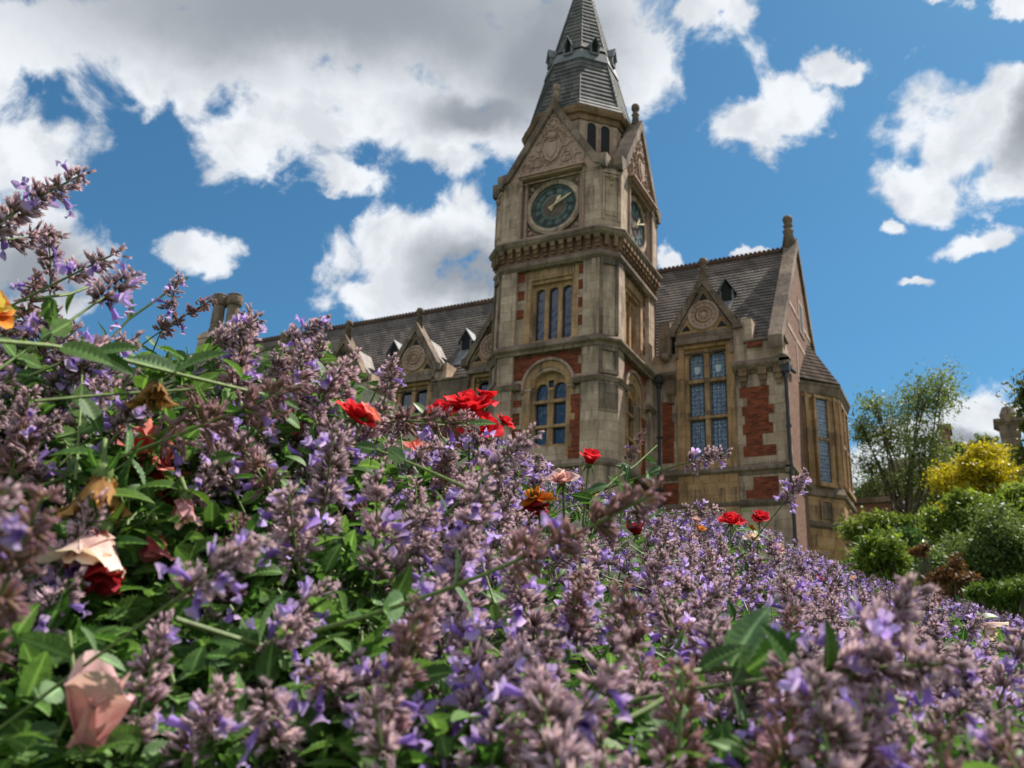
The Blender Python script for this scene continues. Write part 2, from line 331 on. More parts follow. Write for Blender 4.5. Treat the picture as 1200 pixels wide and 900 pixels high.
def stained_mat():
    """pale blue quarries in dark leads, laid out in repeating flower shapes"""
    m, t, L = mat('stained_glass'); vec, pos = wallvec(t)
    mp = N(t, 'ShaderNodeMapping'); mp.inputs['Scale'].default_value = (1, 1, 1); L.new(vec, mp.inputs['Vector'])
    b = brick_tex(t, mp.outputs[0], .074, .074, .009, 0)
    vo = N(t, 'ShaderNodeTexVoronoi', feature='DISTANCE_TO_EDGE'); vo.inputs['Scale'].default_value = 9; vo.inputs['Randomness'].default_value = .35; L.new(vec, vo.inputs['Vector'])
    vc = N(t, 'ShaderNodeTexVoronoi'); vc.inputs['Scale'].default_value = 6.76; vc.inputs['Randomness'].default_value = .0; L.new(vec, vc.inputs['Vector'])
    c = mixc(t, b.outputs['Color'], (.05, .09, .16), (.29, .38, .50))
    c = mixc(t, ramp(t, vc.outputs['Distance'], [(.24, (1, 1, 1)), (.36, (0, 0, 0))]), c, (.42, .52, .64))
    e = ramp(t, vo.outputs['Distance'], [(.03, (1, 1, 1)), (.07, (0, 0, 0))])
    c = mixc(t, e, c, (.02, .025, .04)); c = mixc(t, b.outputs['Fac'], c, (.02, .025, .04))
    c = mixc(t, ramp(t, noise(t, pos, 5, 3, .5), [(.35, (0, 0, 0)), (.7, (.35,)*3)]), c, (.03, .05, .10))
    finish(t, c, .25, None, spec=.6); return m
MT['stained'] = stained_mat()
MT['shield'] = flat_mat('pale_glass', (.42, .50, .52), .3)
MT['dial'] = flat_mat('verdigris_dial', (.085, .118, .102), .6, .3, 0, .5, 6)
MT['dial_centre'] = flat_mat('dial_brown', (.16, .10, .07), .6, .3, 0, .4, 8)
MT['numeral'] = flat_mat('dial_black', (.012, .014, .016), .5)
MT['gold'] = flat_mat('cream_gold', (.62, .50, .30), .45, .5, 0, .1)
MT['dark'] = flat_mat('dark_void', (.012, .012, .013), .9)
MT['white'] = flat_mat('white_paint', (.75, .76, .76), .5, .4, 0, .08)
# ------------------------------------------------------------------ ground
def struct(o): o['kind'] = 'structure'; return o
def ground():
    m, t, L = mat('lawn'); g = N(t, 'ShaderNodeNewGeometry')
    c = mixc(t, noise(t, g.outputs['Position'], .6, 6, .6), (.035, .065, .018), (.07, .11, .03)); finish(t, c, .95)
    b = MB(); b.add([(-400, -60, 0), (400, -60, 0), (400, 900, 0), (-400, 900, 0)], [(0, 1, 2, 3)]); struct(b.build('ground', m))
    pm = flat_mat('gravel_path', (.28, .24, .19), .95, .2, 0, .3, 6)
    b = MB(); b.add([(-60, 21, .004), (20, 21, .004), (20, 24, .004), (-60, 24, .004)], [(0, 1, 2, 3)]); struct(b.build('path', pm))
ground()

# ------------------------------------------------------------------ the clock tower
TX, TY, TA = -11.92, 27.25, 2.25
tower = thing('clock_tower', 'tall limestone clock tower with a slated octagonal spire and two visible dials', 'clock tower', (TX, TY, 0))
def frames(a): return [Frame(TX, TY-a, 1, 0), Frame(TX+a, TY, 0, 1), Frame(TX, TY+a, -1, 0), Frame(TX-a, TY, 0, -1)]
FR = frames(TA)
def octo(a, z, ch=None):
    """square with chamfered corners, half width a, chamfer ch"""
    ch = ch if ch is not None else a*(1-math.tan(PI/8))
    q = a-ch
    return [(TX+x, TY+y, z) for x, y in ((-q, -a), (q, -a), (a, -q), (a, q), (q, a), (-q, a), (-a, q), (-a, -q))]
CH = .47
def piers():
    m = MB(); w = 1.05
    for sx in (-1, 1):
        for sy in (-1, 1):
            a, q, r = TA, TA-CH, TA-w
            ring = [(r, a), (q, a), (a, q), (a, r), (r, r)]
            m.loft([[(TX+sx*x, TY+sy*y, z) for x, y in ring] for z in (0, 10.9)])
            a, q, r = TA-.02, TA-CH-.02, TA-w
            ring = [(r, a), (q, a), (a, q), (a, r), (r, r)]
            m.loft([[(TX+sx*x, TY+sy*y, z) for x, y in ring] for z in (10.9, 15.2)])
    m.build('corner_pier', MT['stone'], tower)
piers()
# chamfer niches: raised frames and sunk panels on the corner faces
def chamfer_frames(a=TA, ch=CH):
    s = math.sqrt(.5); k = a-ch/2
    out = []
    for sx, sy in ((1, -1), (-1, -1), (1, 1)):
        nx, ny = sx*s, sy*s; out.append(Frame(TX+sx*k, TY+sy*k, -ny, nx))
    return out
def corner_trim():
    m = MB(); dk = MB()
    for f in chamfer_frames():
        for u in (-.27, .27): f.box(m, u-.05, u+.05, 12.45, 15.05, -.05, .035)
        f.box(m, -.32, .32, 14.85, 15.07, -.05, .045); f.box(m, -.32, .32, 11.12, 11.24, -.05, .06)
        for u in (-.27, .27): f.box(m, u-.05, u+.05, 11.1, 12.05, -.05, .035)
        f.box(m, -.32, .32, 11.88, 12.06, -.05, .05); f.box(m, -.32, .32, 9.9, 10.8, -.05, .03)
    m.build('corner_trim', MT['ledge'], tower)
    for f in chamfer_frames(2.32, .52):
        f.box(dk, -.2, .2, 16.6, 18.1, -.05, .03); f.box(dk, -.3, -.24, 16.4, 18.2, -.05, .06); f.box(dk, .24, .3, 16.4, 18.2, -.05, .06)
        for i, (w, z) in enumerate(((.27, 18.02), (.33, 18.14), (.25, 18.24))): f.box(dk, -w, w, z, z+.09, -.05, .06+.03*(i == 1))
        f.dome(dk, 0, 18.0, .12, .03, .14); f.dome(dk, 0, 17.75, .07, .0, .1)
    dk.build('corner_niche', MT['stone'], tower)
corner_trim()
# --- windows and walls between the piers
def sash(fr, name, rects, d, gm, frame_pieces, parent, fm=None, extra=None):
    """a window part (stonework) with its panes of glass as a sub-part"""
    fmesh = MB()
    for p in frame_pieces: p(fmesh)
    w = fmesh.build('window', fm or MT['warm'], parent)
    g = MB()
    for (a, b, c, e) in rects: g.add([fr.p(a, c, d), fr.p(b, c, d), fr.p(b, e, d), fr.p(a, e, d)], [(0, 1, 2, 3)])
    o = g.build('glass', gm, w)
    if extra: extra(w)
    return w
def lancet_head(fr, m, a, b, zs, zt, d0, d1):
    """stone filling over a round-headed light between a and b: springing zs, flat top zt"""
    n = 8; cu, hw = (a+b)/2, (b-a)/2; r = min(hw, zt-zs-.02)
    arc = [(cu-hw*math.cos(PI*i/n), zs+r*math.sin(PI*i/n)) for i in range(n+1)]
    for p, q in zip(arc, arc[1:]): fr.poly(m, [p, q, (q[0], zt), (p[0], zt)], d0, d1)
RD = -.17
for si, f in enumerate(FR):
    u0 = .03 if si == 0 else 0.0
    wall = MB()
    f.panel(wall, -1.2, 1.2, 0, 15.2, [(u0-.62, u0+.62, 8.95, 11.45, .5), (u0-.74, u0+.74, 12.5, 14.72)], RD, .42)
    wall.build('wall', MT['stone'], tower)
    if si > 1: 
        d = MB(); f.box(d, -.8, .8, 8.9, 14.9, RD-.5, RD-.43); d.build('window_backing', MT['dark'], tower); continue
    # brick panels: a spandrel round the arch, toothed strips beside it, small squares above
    b = MB(); n = 14
    def brick_poly(pts): f.poly(b, pts, RD-.02, RD+.012)
    R1 = .84
    arcL = [(u0-R1*math.sin(math.radians(t)), 10.95+R1*math.cos(math.radians(t))) for t in range(0, 71, 7)]
    zb = arcL[-1][1]
    brick_poly([(u0, 12.1), (-1.2, 12.1), (-1.2, zb)]+arcL[::-1])
    arcR = [(2*u0-x, z) for x, z in arcL]
    brick_poly([(u0, 12.1), (1.2, 12.1), (1.2, 11.83), (1.02, 11.83), (1.02, 11.56), (1.2, 11.56), (1.2, zb)]+arcR[::-1])
    for a, c, z0, z1 in ((-1.32, -.88, 10.35, 10.58), (-1.2, -.95, 9.75, 10.15), (-1.2, -.86, 9.2, 9.6)): f.box(b, max(a, -1.2), c, z0, z1, RD-.02, RD+.012)
    for (x0, x1, z0, z1) in ((.80, 1.2, 10.2, 10.57), (.82, 1.13, 9.95, 10.2), (.95, 1.14, 9.75, 9.95), (.78, 1.12, 9.3, 9.75), (.86, 1.2, 8.9, 9.3), (.76, 1.2, 8.3, 8.9), (-1.2, -.8, 8.3, 8.85)): f.box(b, x0, x1, z0, z1, RD-.02, RD+.012)
    for z in (14.9, 14.24, 13.56): f.box(b, -1.2, -.96, z-.17, z+.17, RD-.02, RD+.012)
    for z in (14.85, 14.3, 13.67, 13.05): f.box(b, .98, 1.2 if z > 14.5 else 1.15, z-.17, z+.17, RD-.02, RD+.012)
    b.build('brick_panel', MT['brick'], tower)
    # quoined surround of warmer stone
    q = MB()
    for z0, z1, w in ((12.5, 12.95, .98), (12.95, 13.25, .9), (13.25, 13.6, .98), (13.6, 14.0, .9), (14.0, 14.35, .96), (14.35, 14.72, .9)):
        f.box(q, u0-w, u0-.74, z0, z1, RD-.02, RD+.008); f.box(q, u0+.74, u0+w, z0, z1, RD-.02, RD+.008)
    f.box(q, u0-.97, u0+.95, 14.723, 15.06, RD-.02, RD+.009)
    for z0, z1, w in ((8.6, 9.2, .9), (9.2, 9.7, .78), (9.7, 10.2, .92), (10.2, 10.6, .8), (10.6, 10.85, .9)):
        f.box(q, u0-w, u0-.62, z0, z1, RD-.02, RD+.008); f.box(q, u0+.62, u0+w, z0, z1, RD-.02, RD+.008)
    q.build('window_surround', MT['warm'], tower)
    h = MB()
    f.ring(h, u0, 10.95, .84, .93, RD-.02, RD+.10, 0, 180, 24)             # hood mould of the arch
    f.box(h, u0-.93, u0-.84, 10.75, 10.95, RD-.02, RD+.1); f.box(h, u0+.84, u0+.93, 10.75, 10.95, RD-.02, RD+.1)
    h.build('hood_mould', MT['dress'], tower)
    rr = MB(); f.ring(rr, u0, 10.95, .62, .83, RD-.05, RD+.03, 0, 180, 24); f.ring(rr, u0, 10.95, .55, .64, RD-.25, RD-.06, 0, 180, 24); rr.build('arch_ring', MT['warm'], tower)
    # upper three-light window
    dw = RD-.3
    LT = [(u0-.66, u0-.31), (u0-.17, u0+.17), (u0+.31, u0+.66)]
    def up_frame(m, f=f, LT=LT, u0=u0, dw=dw):
        for a, c in ((u0-.74, u0-.66), (u0-.31, u0-.17), (u0+.17, u0+.31), (u0+.66, u0+.74)): f.box(m, a, c, 12.5, 14.72, dw-.06, dw+.12)
        for a, c in LT: lancet_head(f, m, a, c, 14.3, 14.72, dw-.05, dw+.1)
        f.box(m, u0-.74, u0+.74, 12.5, 12.58, dw-.06, dw+.2)
        f.box(m, u0-.74, u0+.74, 14.6, 14.72, dw+.1, RD-.06)
    sash(f, 'w', [(u0-.74, u0+.74, 12.5, 14.7)], dw, MT['glass'], [up_frame], tower)
    # lower two-light window with a transom and a lobed head
    def lo_frame(m, f=f, u0=u0, dw=dw):
        for a, c in ((u0-.62, u0-.53), (u0-.10, u0+.10), (u0+.53, u0+.62)): f.box(m, a, c, 8.95, 10.95, dw-.06, dw+.12)
        f.box(m, u0-.62, u0+.62, 10.44, 10.54, dw-.06, dw+.15); f.box(m, u0-.62, u0+.62, 9.62, 9.71, dw-.06, dw+.15); f.box(m, u0-.62, u0+.62, 8.95, 9.05, dw-.06, dw+.18)
        for a, c in ((u0-.53, u0-.1), (u0+.1, u0+.53)): lancet_head(f, m, a, c, 10.9, 11.2, dw-.05, dw+.1)
        f.poly(m, [(u0-.6, 11.2), (u0+.6, 11.2), (u0+.45, 11.36), (u0+.2, 11.44), (u0-.2, 11.44), (u0-.45, 11.36)], dw-.05, dw+.1)
    sash(f, 'w', [(u0-.62, u0+.62, 8.95, 11.44)], dw, MT['glass'], [lo_frame], tower)
def band(name, profile, mt, extra=0, ch=CH, parent=tower):
    """a moulding that runs round the tower: profile = [(projection, z), ...]"""
    m = MB(); m.loft([octo(TA+p, z, ch+p*.586) for p, z in profile]); return m.build(name, mt, parent)
def corner_band(name, profile, mt, stop):
    m = MB()
    for sx in (-1, 1):
        for sy in (-1, 1):
            rings = []
            def nrm(p): return p
            path = [((stop, TA), (0, 1)), ((TA-CH, TA), (.414, 1)), ((TA, TA-CH), (1, .414)), ((TA, stop), (1, 0))]
            for (x, y), (nx, ny) in path: rings.append([(TX+sx*(x+nx*q), TY+sy*(y+ny*q), z) for q, z in profile])
            m.loft(rings)
    m.build(name, mt, tower)
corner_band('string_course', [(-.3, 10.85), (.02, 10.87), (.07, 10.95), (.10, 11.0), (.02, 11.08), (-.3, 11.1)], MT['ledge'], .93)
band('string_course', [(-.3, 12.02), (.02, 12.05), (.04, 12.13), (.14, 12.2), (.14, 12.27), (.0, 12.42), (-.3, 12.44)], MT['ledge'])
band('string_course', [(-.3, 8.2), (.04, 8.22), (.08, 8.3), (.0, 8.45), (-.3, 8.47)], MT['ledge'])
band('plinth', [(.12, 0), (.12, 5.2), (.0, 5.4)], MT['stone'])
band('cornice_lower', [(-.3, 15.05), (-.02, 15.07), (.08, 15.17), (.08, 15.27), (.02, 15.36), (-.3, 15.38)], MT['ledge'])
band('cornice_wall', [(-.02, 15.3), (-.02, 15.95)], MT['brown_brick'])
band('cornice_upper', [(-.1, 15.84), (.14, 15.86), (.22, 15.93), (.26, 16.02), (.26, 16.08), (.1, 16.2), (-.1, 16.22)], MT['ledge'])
m = MB()
for f in FR:
    for i in range(12):
        u = -1.72+i*3.44/11
        f.box(m, u-.075, u+.075, 15.46, 15.86, -.04, .06); f.box(m, u-.075, u+.075, 15.56, 15.86, .06, .13); f.box(m, u-.085, u+.085, 15.70, 15.86, .13, .19)
for f in chamfer_frames():
    for u in (-.16, .16): f.box(m, u-.07, u+.07, 15.5, 15.86, -.04, .14)
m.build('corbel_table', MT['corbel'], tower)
# --- clock stage
A4 = 2.32; C4 = .52; F4 = frames(A4)
m = MB(); m.loft([octo(A4-.3, z, C4) for z in (16.15, 18.5)])
for f in F4: f.panel(m, -(A4-C4), A4-C4, 16.15, 18.5, [(.05-1.12, .05+1.12, 16.21, 18.45)], 0, .22)
k4 = A4-C4/2
for sx in (-1, 1):
    for sy in (-1, 1):
        ring = [(A4-C4, A4), (A4, A4-C4), (A4-.5, A4-C4-.02), (A4-C4-.02, A4-.5)]
        m.loft([[(TX+sx*x, TY+sy*y, z) for x, y in ring] for z in (16.15, 18.35)])
m.build('clock_stage', MT['stone'], tower)
def roman(fr, mm, cu, cz, R, txt, ang, d, h=.17):
    """one roman numeral, standing radially on the chapter ring"""
    th = math.radians(90-ang); rx, rz = math.cos(th), math.sin(th); tx, tz = rz, -rx      # outwards, clockwise
    wd = {'I': .042, 'V': .085, 'X': .085}; tot = sum(wd[c] for c in txt); x = -tot/2
    def bar(p, q, w):
        (x0, y0), (x1, y1) = p, q; L = math.hypot(x1-x0, y1-y0); nx, ny = -(y1-y0)/L*w/2, (x1-x0)/L*w/2
        P = [(x0+nx, y0+ny), (x1+nx, y1+ny), (x1-nx, y1-ny), (x0-nx, y0-ny)]
        fr.poly(mm, [(cu+tx*a+rx*(R+b), cz+tz*a+rz*(R+b)) for a, b in P], d-.01, d+.012)
    for c in txt:
        w = wd[c]; a, e = x+.006, x+w-.006; md = (a+e)/2
        if c == 'I': bar((md, -h/2), (md, h/2), .024)
        if c == 'V': bar((a, h/2), (md, -h/2), .026); bar((e, h/2), (md, -h/2), .012)
        if c == 'X': bar((a, h/2), (e, -h/2), .026); bar((e, h/2), (a, -h/2), .012)
        x += w
    bar((-tot/2, h/2), (tot/2, h/2), .010); bar((-tot/2, -h/2), (tot/2, -h/2), .010)
def hand(fr, ang, L, w, d, spade):
    th = math.radians(90-ang); rx, rz = math.cos(th), math.sin(th); tx, tz = rz, -rx
    pts = [(-w*.5, -.18), (-w*.3, .05), (-w*.4, L*.55), (-spade, L*.72), (-w*.15, L*.97), (0, L), (w*.15, L*.97), (spade, L*.72), (w*.4, L*.55), (w*.3, .05), (w*.5, -.18)]
    mm = MB(); fr.poly(mm, [(CU+tx*a+rx*b, CZ+tz*a+rz*b) for a, b in pts], d, d+.035); return mm
CU, CZ, CR = 0.05, 17.33, .84
for si, f in enumerate(F4):
    hw = 1.62
    # gable: wall, gabled roof behind, coping, finial
    g = MB(); f.poly(g, [(-A4+.53, 18.5), (-hw-.14, 18.72), (-hw+.05, 18.75), (0, 21.12), (hw-.05, 18.75), (hw+.14, 18.72), (A4-.53, 18.5)], -.35, 0); g.build('gable', MT['dress'], tower)
    r = MB(); r.add([f.p(-1.55, 18.5, -.3), f.p(1.55, 18.5, -.3), f.p(0, 20.95, -.3), f.p(0, 20.95, -A4), f.p(-1.55, 18.5, -A4), f.p(1.55, 18.5, -A4)], [(0, 1, 2), (0, 2, 3, 4), (1, 5, 3, 2)]); r.build('gable_roof', MT['slate'], tower)
    c = MB()
    for s in (-1, 1):
        pts = [(s*2.0, 18.32), (s*2.04, 18.80), (s*1.66, 18.86), (0, 21.52), (0, 21.10), (s*1.58, 18.56), (s*1.78, 18.46), (s*1.84, 18.30)]
        f.poly(c, pts, -.42, .11)
        f.poly(c, [(s*1.56, 18.78), (0, 21.25), (0, 21.02), (s*1.45, 18.74)], -.05, .06)
    cop = c.build('coping', MT['ledge'], tower)
    fin = MB()
    rings = [(21.35, .15), (21.75, .11), (21.8, .15), (21.86, .11), (21.95, .08), (22.0, .13), (22.1, .16), (22.22, .13), (22.3, .03)]
    px, py, _ = f.p(0, 0, -.15)
    fin.loft([[(px+rr*math.cos(2*PI*k/10), py+rr*math.sin(2*PI*k/10), z) for k in range(10)] for z, rr in rings]); fin.build('finial', MT['ledge'], cop, True)
    if si > 1: continue
    # carved relief: medallions, shield and foliage
    k = MB()
    f.torus(k, 0, 20.5, .22, .035, .02); f.torus(k, 0, 19.72, .4, .03, .02, 28)
    for s in (-1, 1):
        f.torus(k, s*.47, 19.72, .2, .028, .02); f.torus(k, s*.98, 18.93, .2, .035, .02); f.torus(k, s*.52, 19.1, .2, .025, .02); f.torus(k, s*.28, 20.1, .14, .02, .02)
    f.torus(k, 0, 19.5, .33, .03, .05, 20)
    f.poly(k, [(-.3, 19.75), (.3, 19.75), (.3, 19.35), (.2, 19.1), (0, 18.96), (-.2, 19.1), (-.3, 19.35)], 0, .09)
    f.poly(k, [(-.2, 19.68), (.2, 19.68), (.2, 19.38), (0, 19.08), (-.2, 19.38)], .08, .12)
    f.dome(k, 0, 20.02, .16, .02, .12); f.dome(k, 0, 20.5, .12, .0, .08); 
    rr_ = random.Random(3)
    for _ in range(150):
        z = rr_.uniform(18.78, 20.9); w = (21.0-z)*.55
        if w < .08: continue
        u = rr_.uniform(-w, w); f.dome(k, u, z, rr_.uniform(.035, .085), 0, rr_.uniform(.03, .07), 7, 2, rr_.uniform(.4, .7), rr_.uniform(0, PI))
    k.build('carved_relief', MT['dress'], tower)
    # square frame round the dial
    q = MB(); s0 = 1.17; cu = CU
    for a, b in ((s0+.01, s0-.05),):
        dd = .07 if True else .05
        f.box(q, cu-a, cu-b, CZ-a, CZ+a, -.02, dd); f.box(q, cu+b, cu+a, CZ-a, CZ+a, -.02, dd); f.box(q, cu-b, cu+b, CZ+b, CZ+a, -.02, dd+.1); f.box(q, cu-b, cu+b, CZ-a, CZ-b, -.02, dd)
    f.box(q, cu-s0-.06, cu+s0+.06, CZ+s0+.02, CZ+s0+.09, -.02, .24)
    f.box(q, cu-s0-.05, cu+s0+.05, 18.26, 18.29, .07, .1)
    for e in (-1, 1): f.box(q, cu+e*1.02-.05, cu+e*1.02+.05, 16.24, 18.42, -.2, -.06)
    f.box(q, cu-.97, cu+.97, 16.22, 16.3, -.2, -.06)
    q.build('dial_frame', MT['dress'], tower)
    rg = MB(); f.torus(rg, cu, CZ, .93, .055, -.13, 40, 10); f.ring(rg, cu, CZ, .84, .9, -.21, -.1, n=40); f.torus(rg, cu, CZ, 1.0, .03, -.13, 40, 6)
    rg.build('dial_ring', MT['stone'], tower)
    sp = MB()
    for a in (45, 135, 225, 315):
        ca, sa = math.cos(math.radians(a)), math.sin(math.radians(a)); x, z = cu+ca*1.22, CZ+sa*1.22
        f.dome(sp, x, z, .13, -.2, .08, 8, 2, .7, math.radians(a)); 
        for o_ in (-.17, .17): f.dome(sp, x-sa*o_-ca*.08, z+ca*o_-sa*.08, .07, -.2, .07, 7, 2, .6, math.radians(a+90))
    sp.build('spandrel_carving', MT['dress'], tower)
    d = MB(); f.disc(d, cu, CZ, .86, -.17, 56); dial = d.build('clock_face', MT['dial'], tower)
    d = MB(); f.disc(d, cu, CZ, .40, -.158, 40); d.build('dial_centre', MT['dial_centre'], dial)
    nm = MB()
    for i, tx in enumerate(('XII', 'I', 'II', 'III', 'IIII', 'V', 'VI', 'VII', 'VIII', 'IX', 'X', 'XI')): roman(f, nm, cu, CZ, .60, tx, i*30, -.17)
    [f.ring(nm, cu, CZ, a, b, -.175, -.154, n=48) for a, b in ((.70, .71), (.818, .83), (.495, .505))]
    for i in range(60):
        t = 2*PI*i/60; c_, s_ = math.cos(t), math.sin(t); w = .016 if i % 5 else .034
        f.poly(nm, [(cu+c_*r-s_*o_, CZ+s_*r+c_*o_) for r, o_ in ((.715, -w), (.79, -w*.6), (.79, w*.6), (.715, w))], -.175, -.154)
    for i in range(24):
        t = 2*PI*(i+.5)/24; c_, s_ = math.cos(t), math.sin(t); f.poly(nm, [(cu+c_*r-s_*o_, CZ+s_*r+c_*o_) for r, o_ in ((.16, -.004), (.38, -.014), (.38, .014), (.16, .004))], -.165, -.15)
    nm.build('numerals', MT['numeral'], dial)
    hand(f, 35+5*si*0, .46, .07, -.13, .085).build('hour_hand', MT['gold'], dial)
    hand(f, 62, .76, .06, -.09, .035).build('minute_hand', MT['gold'], dial)
# sloping tiled corner roofs between the gables
m = MB()
for sx in (-1, 1):
    for sy in (-1, 1):
        q = A4-C4; P = lambda x, y, z: (TX+sx*x, TY+sy*y, z)
        m.add([P(q-.05, A4+.04, 18.3), P(A4+.04, q-.05, 18.3), P(1.5, .55, 19.6), P(.55, 1.5, 19.6), P(.9, A4-.3, 18.9), P(A4-.3, .9, 18.9)], [(0, 1, 2, 3), (0, 3, 4), (1, 5, 2)])
m.build('corner_roof', MT['tile'], tower)
# --- belfry
def reg(a, z): return octo(a, z)
m = MB(); m.loft([reg(1.74, z) for z in (18.3, 20.95)]); bel = m.build('belfry', MT['stone'], tower)
m = MB(); m.loft([reg(a, z) for a, z in ((1.7, 20.9), (1.80, 20.92), (1.82, 21.0), (1.82, 21.12), (1.93, 21.14), (2.0, 21.3), (2.0, 21.38), (1.8, 21.4))])
s = math.sqrt(.5)
bf = [Frame(TX+nx*1.74, TY+ny*1.74, -ny, nx) for nx, ny in ((s, -s), (-s, -s), (0, -1), (1, 0), (s, s), (-1, 0), (0, 1), (-s, s))]
for f in bf:
    for i in range(9): u = -.62+i*.17; f.box(m, u-.04, u+.04, 21.14, 21.27, .07, .2)
m.build('belfry_cornice', MT['corbel'], tower)
for f in bf:
    w = MB(); gl = MB()
    for cu in (-.26, .26):
        n = 8; pts = [(cu-.17, 18.6), (cu+.17, 18.6)]+[(cu+.17*math.cos(PI*i/n), 20.68+.17*math.sin(PI*i/n)) for i in range(n+1)]
        f.poly(gl, pts, -.02, .012)
        f.ring(w, cu, 20.68, .17, .215, -.02, .04, 0, 180, 10); f.box(w, cu-.215, cu-.17, 18.6, 20.68, -.02, .04); f.box(w, cu+.17, cu+.215, 18.6, 20.68, -.02, .04)
    o = w.build('louvred_window', MT['dress'], bel); gl.build('opening', MT['dark'], bel)
# --- spire, in courses of slates
SZ0, SZ1, SA = 21.38, 29.3, 1.84
def sa(z): return SA*(SZ1-z)/(SZ1-SZ0)+.13*max(0, 1-(z-SZ0)/.5)**1.5
m = MB(); z = SZ0; n = 0
while z < 29.0:
    h = .21; a0, a1 = sa(z)+.03, sa(z+h)+.004; a0 = max(a0, .05)
    bow = .04*math.sin(min(1, max(0, (z-24.4)/.3))*PI) if 24.4 < z < 24.7 else 0
    m.loft([reg(a0+bow, z-.01), reg(a0+bow, z+.018), reg(a1+bow, z+h)], cap=True); z += h; n += 1
m.loft([reg(.07, 28.9), reg(.1, 29.1), reg(.03, 29.5)])
spire = m.build('spire', MT['slate'], tower)
m = MB()
for k in range(8):   # hips
    p0 = Vector(octo(SA+.03, SZ0)[k]); p1 = Vector((TX, TY, SZ1)); m.tube([p0.lerp(p1, t) for t in (0, .5, .985)], .02, 5)
m.build('hip_roll', MT['slate'], spire)
m = MB(); m.loft([reg(sa(z)+.07, z) for z in (23.95, 24.38)]); m.build('lead_band', MT['lead'], spire)
for nx, ny in ((0, -1), (s, -s), (1, 0), (s, s), (0, 1), (-s, s), (-1, 0), (-s, -s)):
    a = sa(24.3); f = Frame(TX+nx*a, TY+ny*a, -ny, nx)
    l = MB()
    for sgn in (-1, 1):
        f.box(l, sgn*.15-.025, sgn*.15+.025, 24.25, 24.62, -.4, .17)
        l.add([f.p(0, 25.02, .22), f.p(sgn*.21, 24.55, .22), f.p(sgn*.21, 24.55, -.4), f.p(0, 25.02, -.5), f.p(0, 24.95, .22), f.p(sgn*.19, 24.5, .22), f.p(sgn*.19, 24.5, -.4), f.p(0, 24.95, -.5)],
              [(0, 1, 2, 3), (4, 5, 6, 7), (0, 1, 5, 4), (1, 2, 6, 5), (2, 3, 7, 6)])
    f.box(l, -.15, .15, 24.2, 24.26, -.3, .18)
    lo = l.build('lucarne', MT['lead'], spire); v = MB(); f.poly(v, [(-.13, 24.26), (.13, 24.26), (.13, 24.6), (0, 24.9), (-.13, 24.6)], -.3, .02); v.build('lucarne_opening', MT['dark'], lo)

# ------------------------------------------------------------------ library wings
def tiled_roof(m, x0, x1, ye, ze, yr, zr, h=.2):
    """roof slope in overlapping courses from the eaves (ye, ze) to the ridge (yr, zr)"""
    n = int(math.hypot(yr-ye, zr-ze)/h); ny, nz = -(zr-ze), (yr-ye)*1.0; L = math.hypot(ny, nz); sg = 1 if yr > ye else -1; ny, nz = ny/L*1, nz/L
    if sg < 0: ny, nz = -ny, -nz
    for i in range(n):
        a, b = i/n, (i+1.15)/n; th = .035; jit = 0
        y0, z0, y1, z1 = ye+(yr-ye)*a, ze+(zr-ze)*a, ye+(yr-ye)*min(b, 1), ze+(zr-ze)*min(b, 1)
        m.add([(x0, y0+ny*th, z0+nz*th), (x1, y0+ny*th, z0+nz*th), (x1, y1+ny*.006, z1+nz*.006), (x0, y1+ny*.006, z1+nz*.006), (x0, y0, z0), (x1, y0, z0), (x0, y1, z1), (x1, y1, z1)],
              [(0, 1, 2, 3), (4, 5, 1, 0), (0, 3, 6, 4), (1, 5, 7, 2)])
def cresting(m, x0, x1, y, z):
    m.box(x0, x1, y-.09, y+.09, z-.06, z+.08)
    n = int((x1-x0)/.17)
    for i in range(n):
        x = x0+(i+.5)*(x1-x0)/n; m.box(x-.055, x+.055, y-.03, y+.03, z+.07, z+.17)
YW, ZE, YR, ZR, YB = 28.9, 12.9, 32.6, 18.1, 36.3
def lucarne(x, y, parent, w=.26):
    zr = ZE+(y-YW)*(ZR-ZE)/(YR-YW); zr2 = zr; f = Frame(x, y, 1, 0); l = MB()
    for sgn in (-1, 1):
        f.box(l, sgn*w*.85-.03, sgn*w*.85+.03, zr-.1, zr+.5, -.5, 0)
        l.add([f.p(0, zr+1.0, .08), f.p(sgn*(w+.1), zr+.42, .08), f.p(sgn*(w+.1), zr+.42, -.4), f.p(0, zr+1.0, -.75), f.p(0, zr+.93, .08), f.p(sgn*(w+.08), zr+.36, .08), f.p(sgn*(w+.08), zr+.36, -.4), f.p(0, zr+.93, -.75)],
              [(0, 1, 2, 3), (4, 5, 6, 7), (0, 1, 5, 4), (1, 2, 6, 5), (2, 3, 7, 6)])
    k = (ZR-ZE)/(YR-YW); ll = math.hypot(1, k)
    for i in range(1): l.add([f.p(-w*1.0, zr+.03, 0.04), f.p(w*1.0, zr+.03, 0.04), f.p(w*.8, zr+.06-k*.62, .62), f.p(-w*.8, zr+.06-k*.62, .62)], [(0, 1, 2, 3)])
    o = l.build('roof_vent', MT['lead'], parent); v = MB(); f.poly(v, [(-w*.8, zr), (w*.8, zr), (w*.8, zr+.42), (0, zr+.86), (-w*.8, zr+.42)], -.3, -.05); v.build('vent_opening', MT['dark'], o)
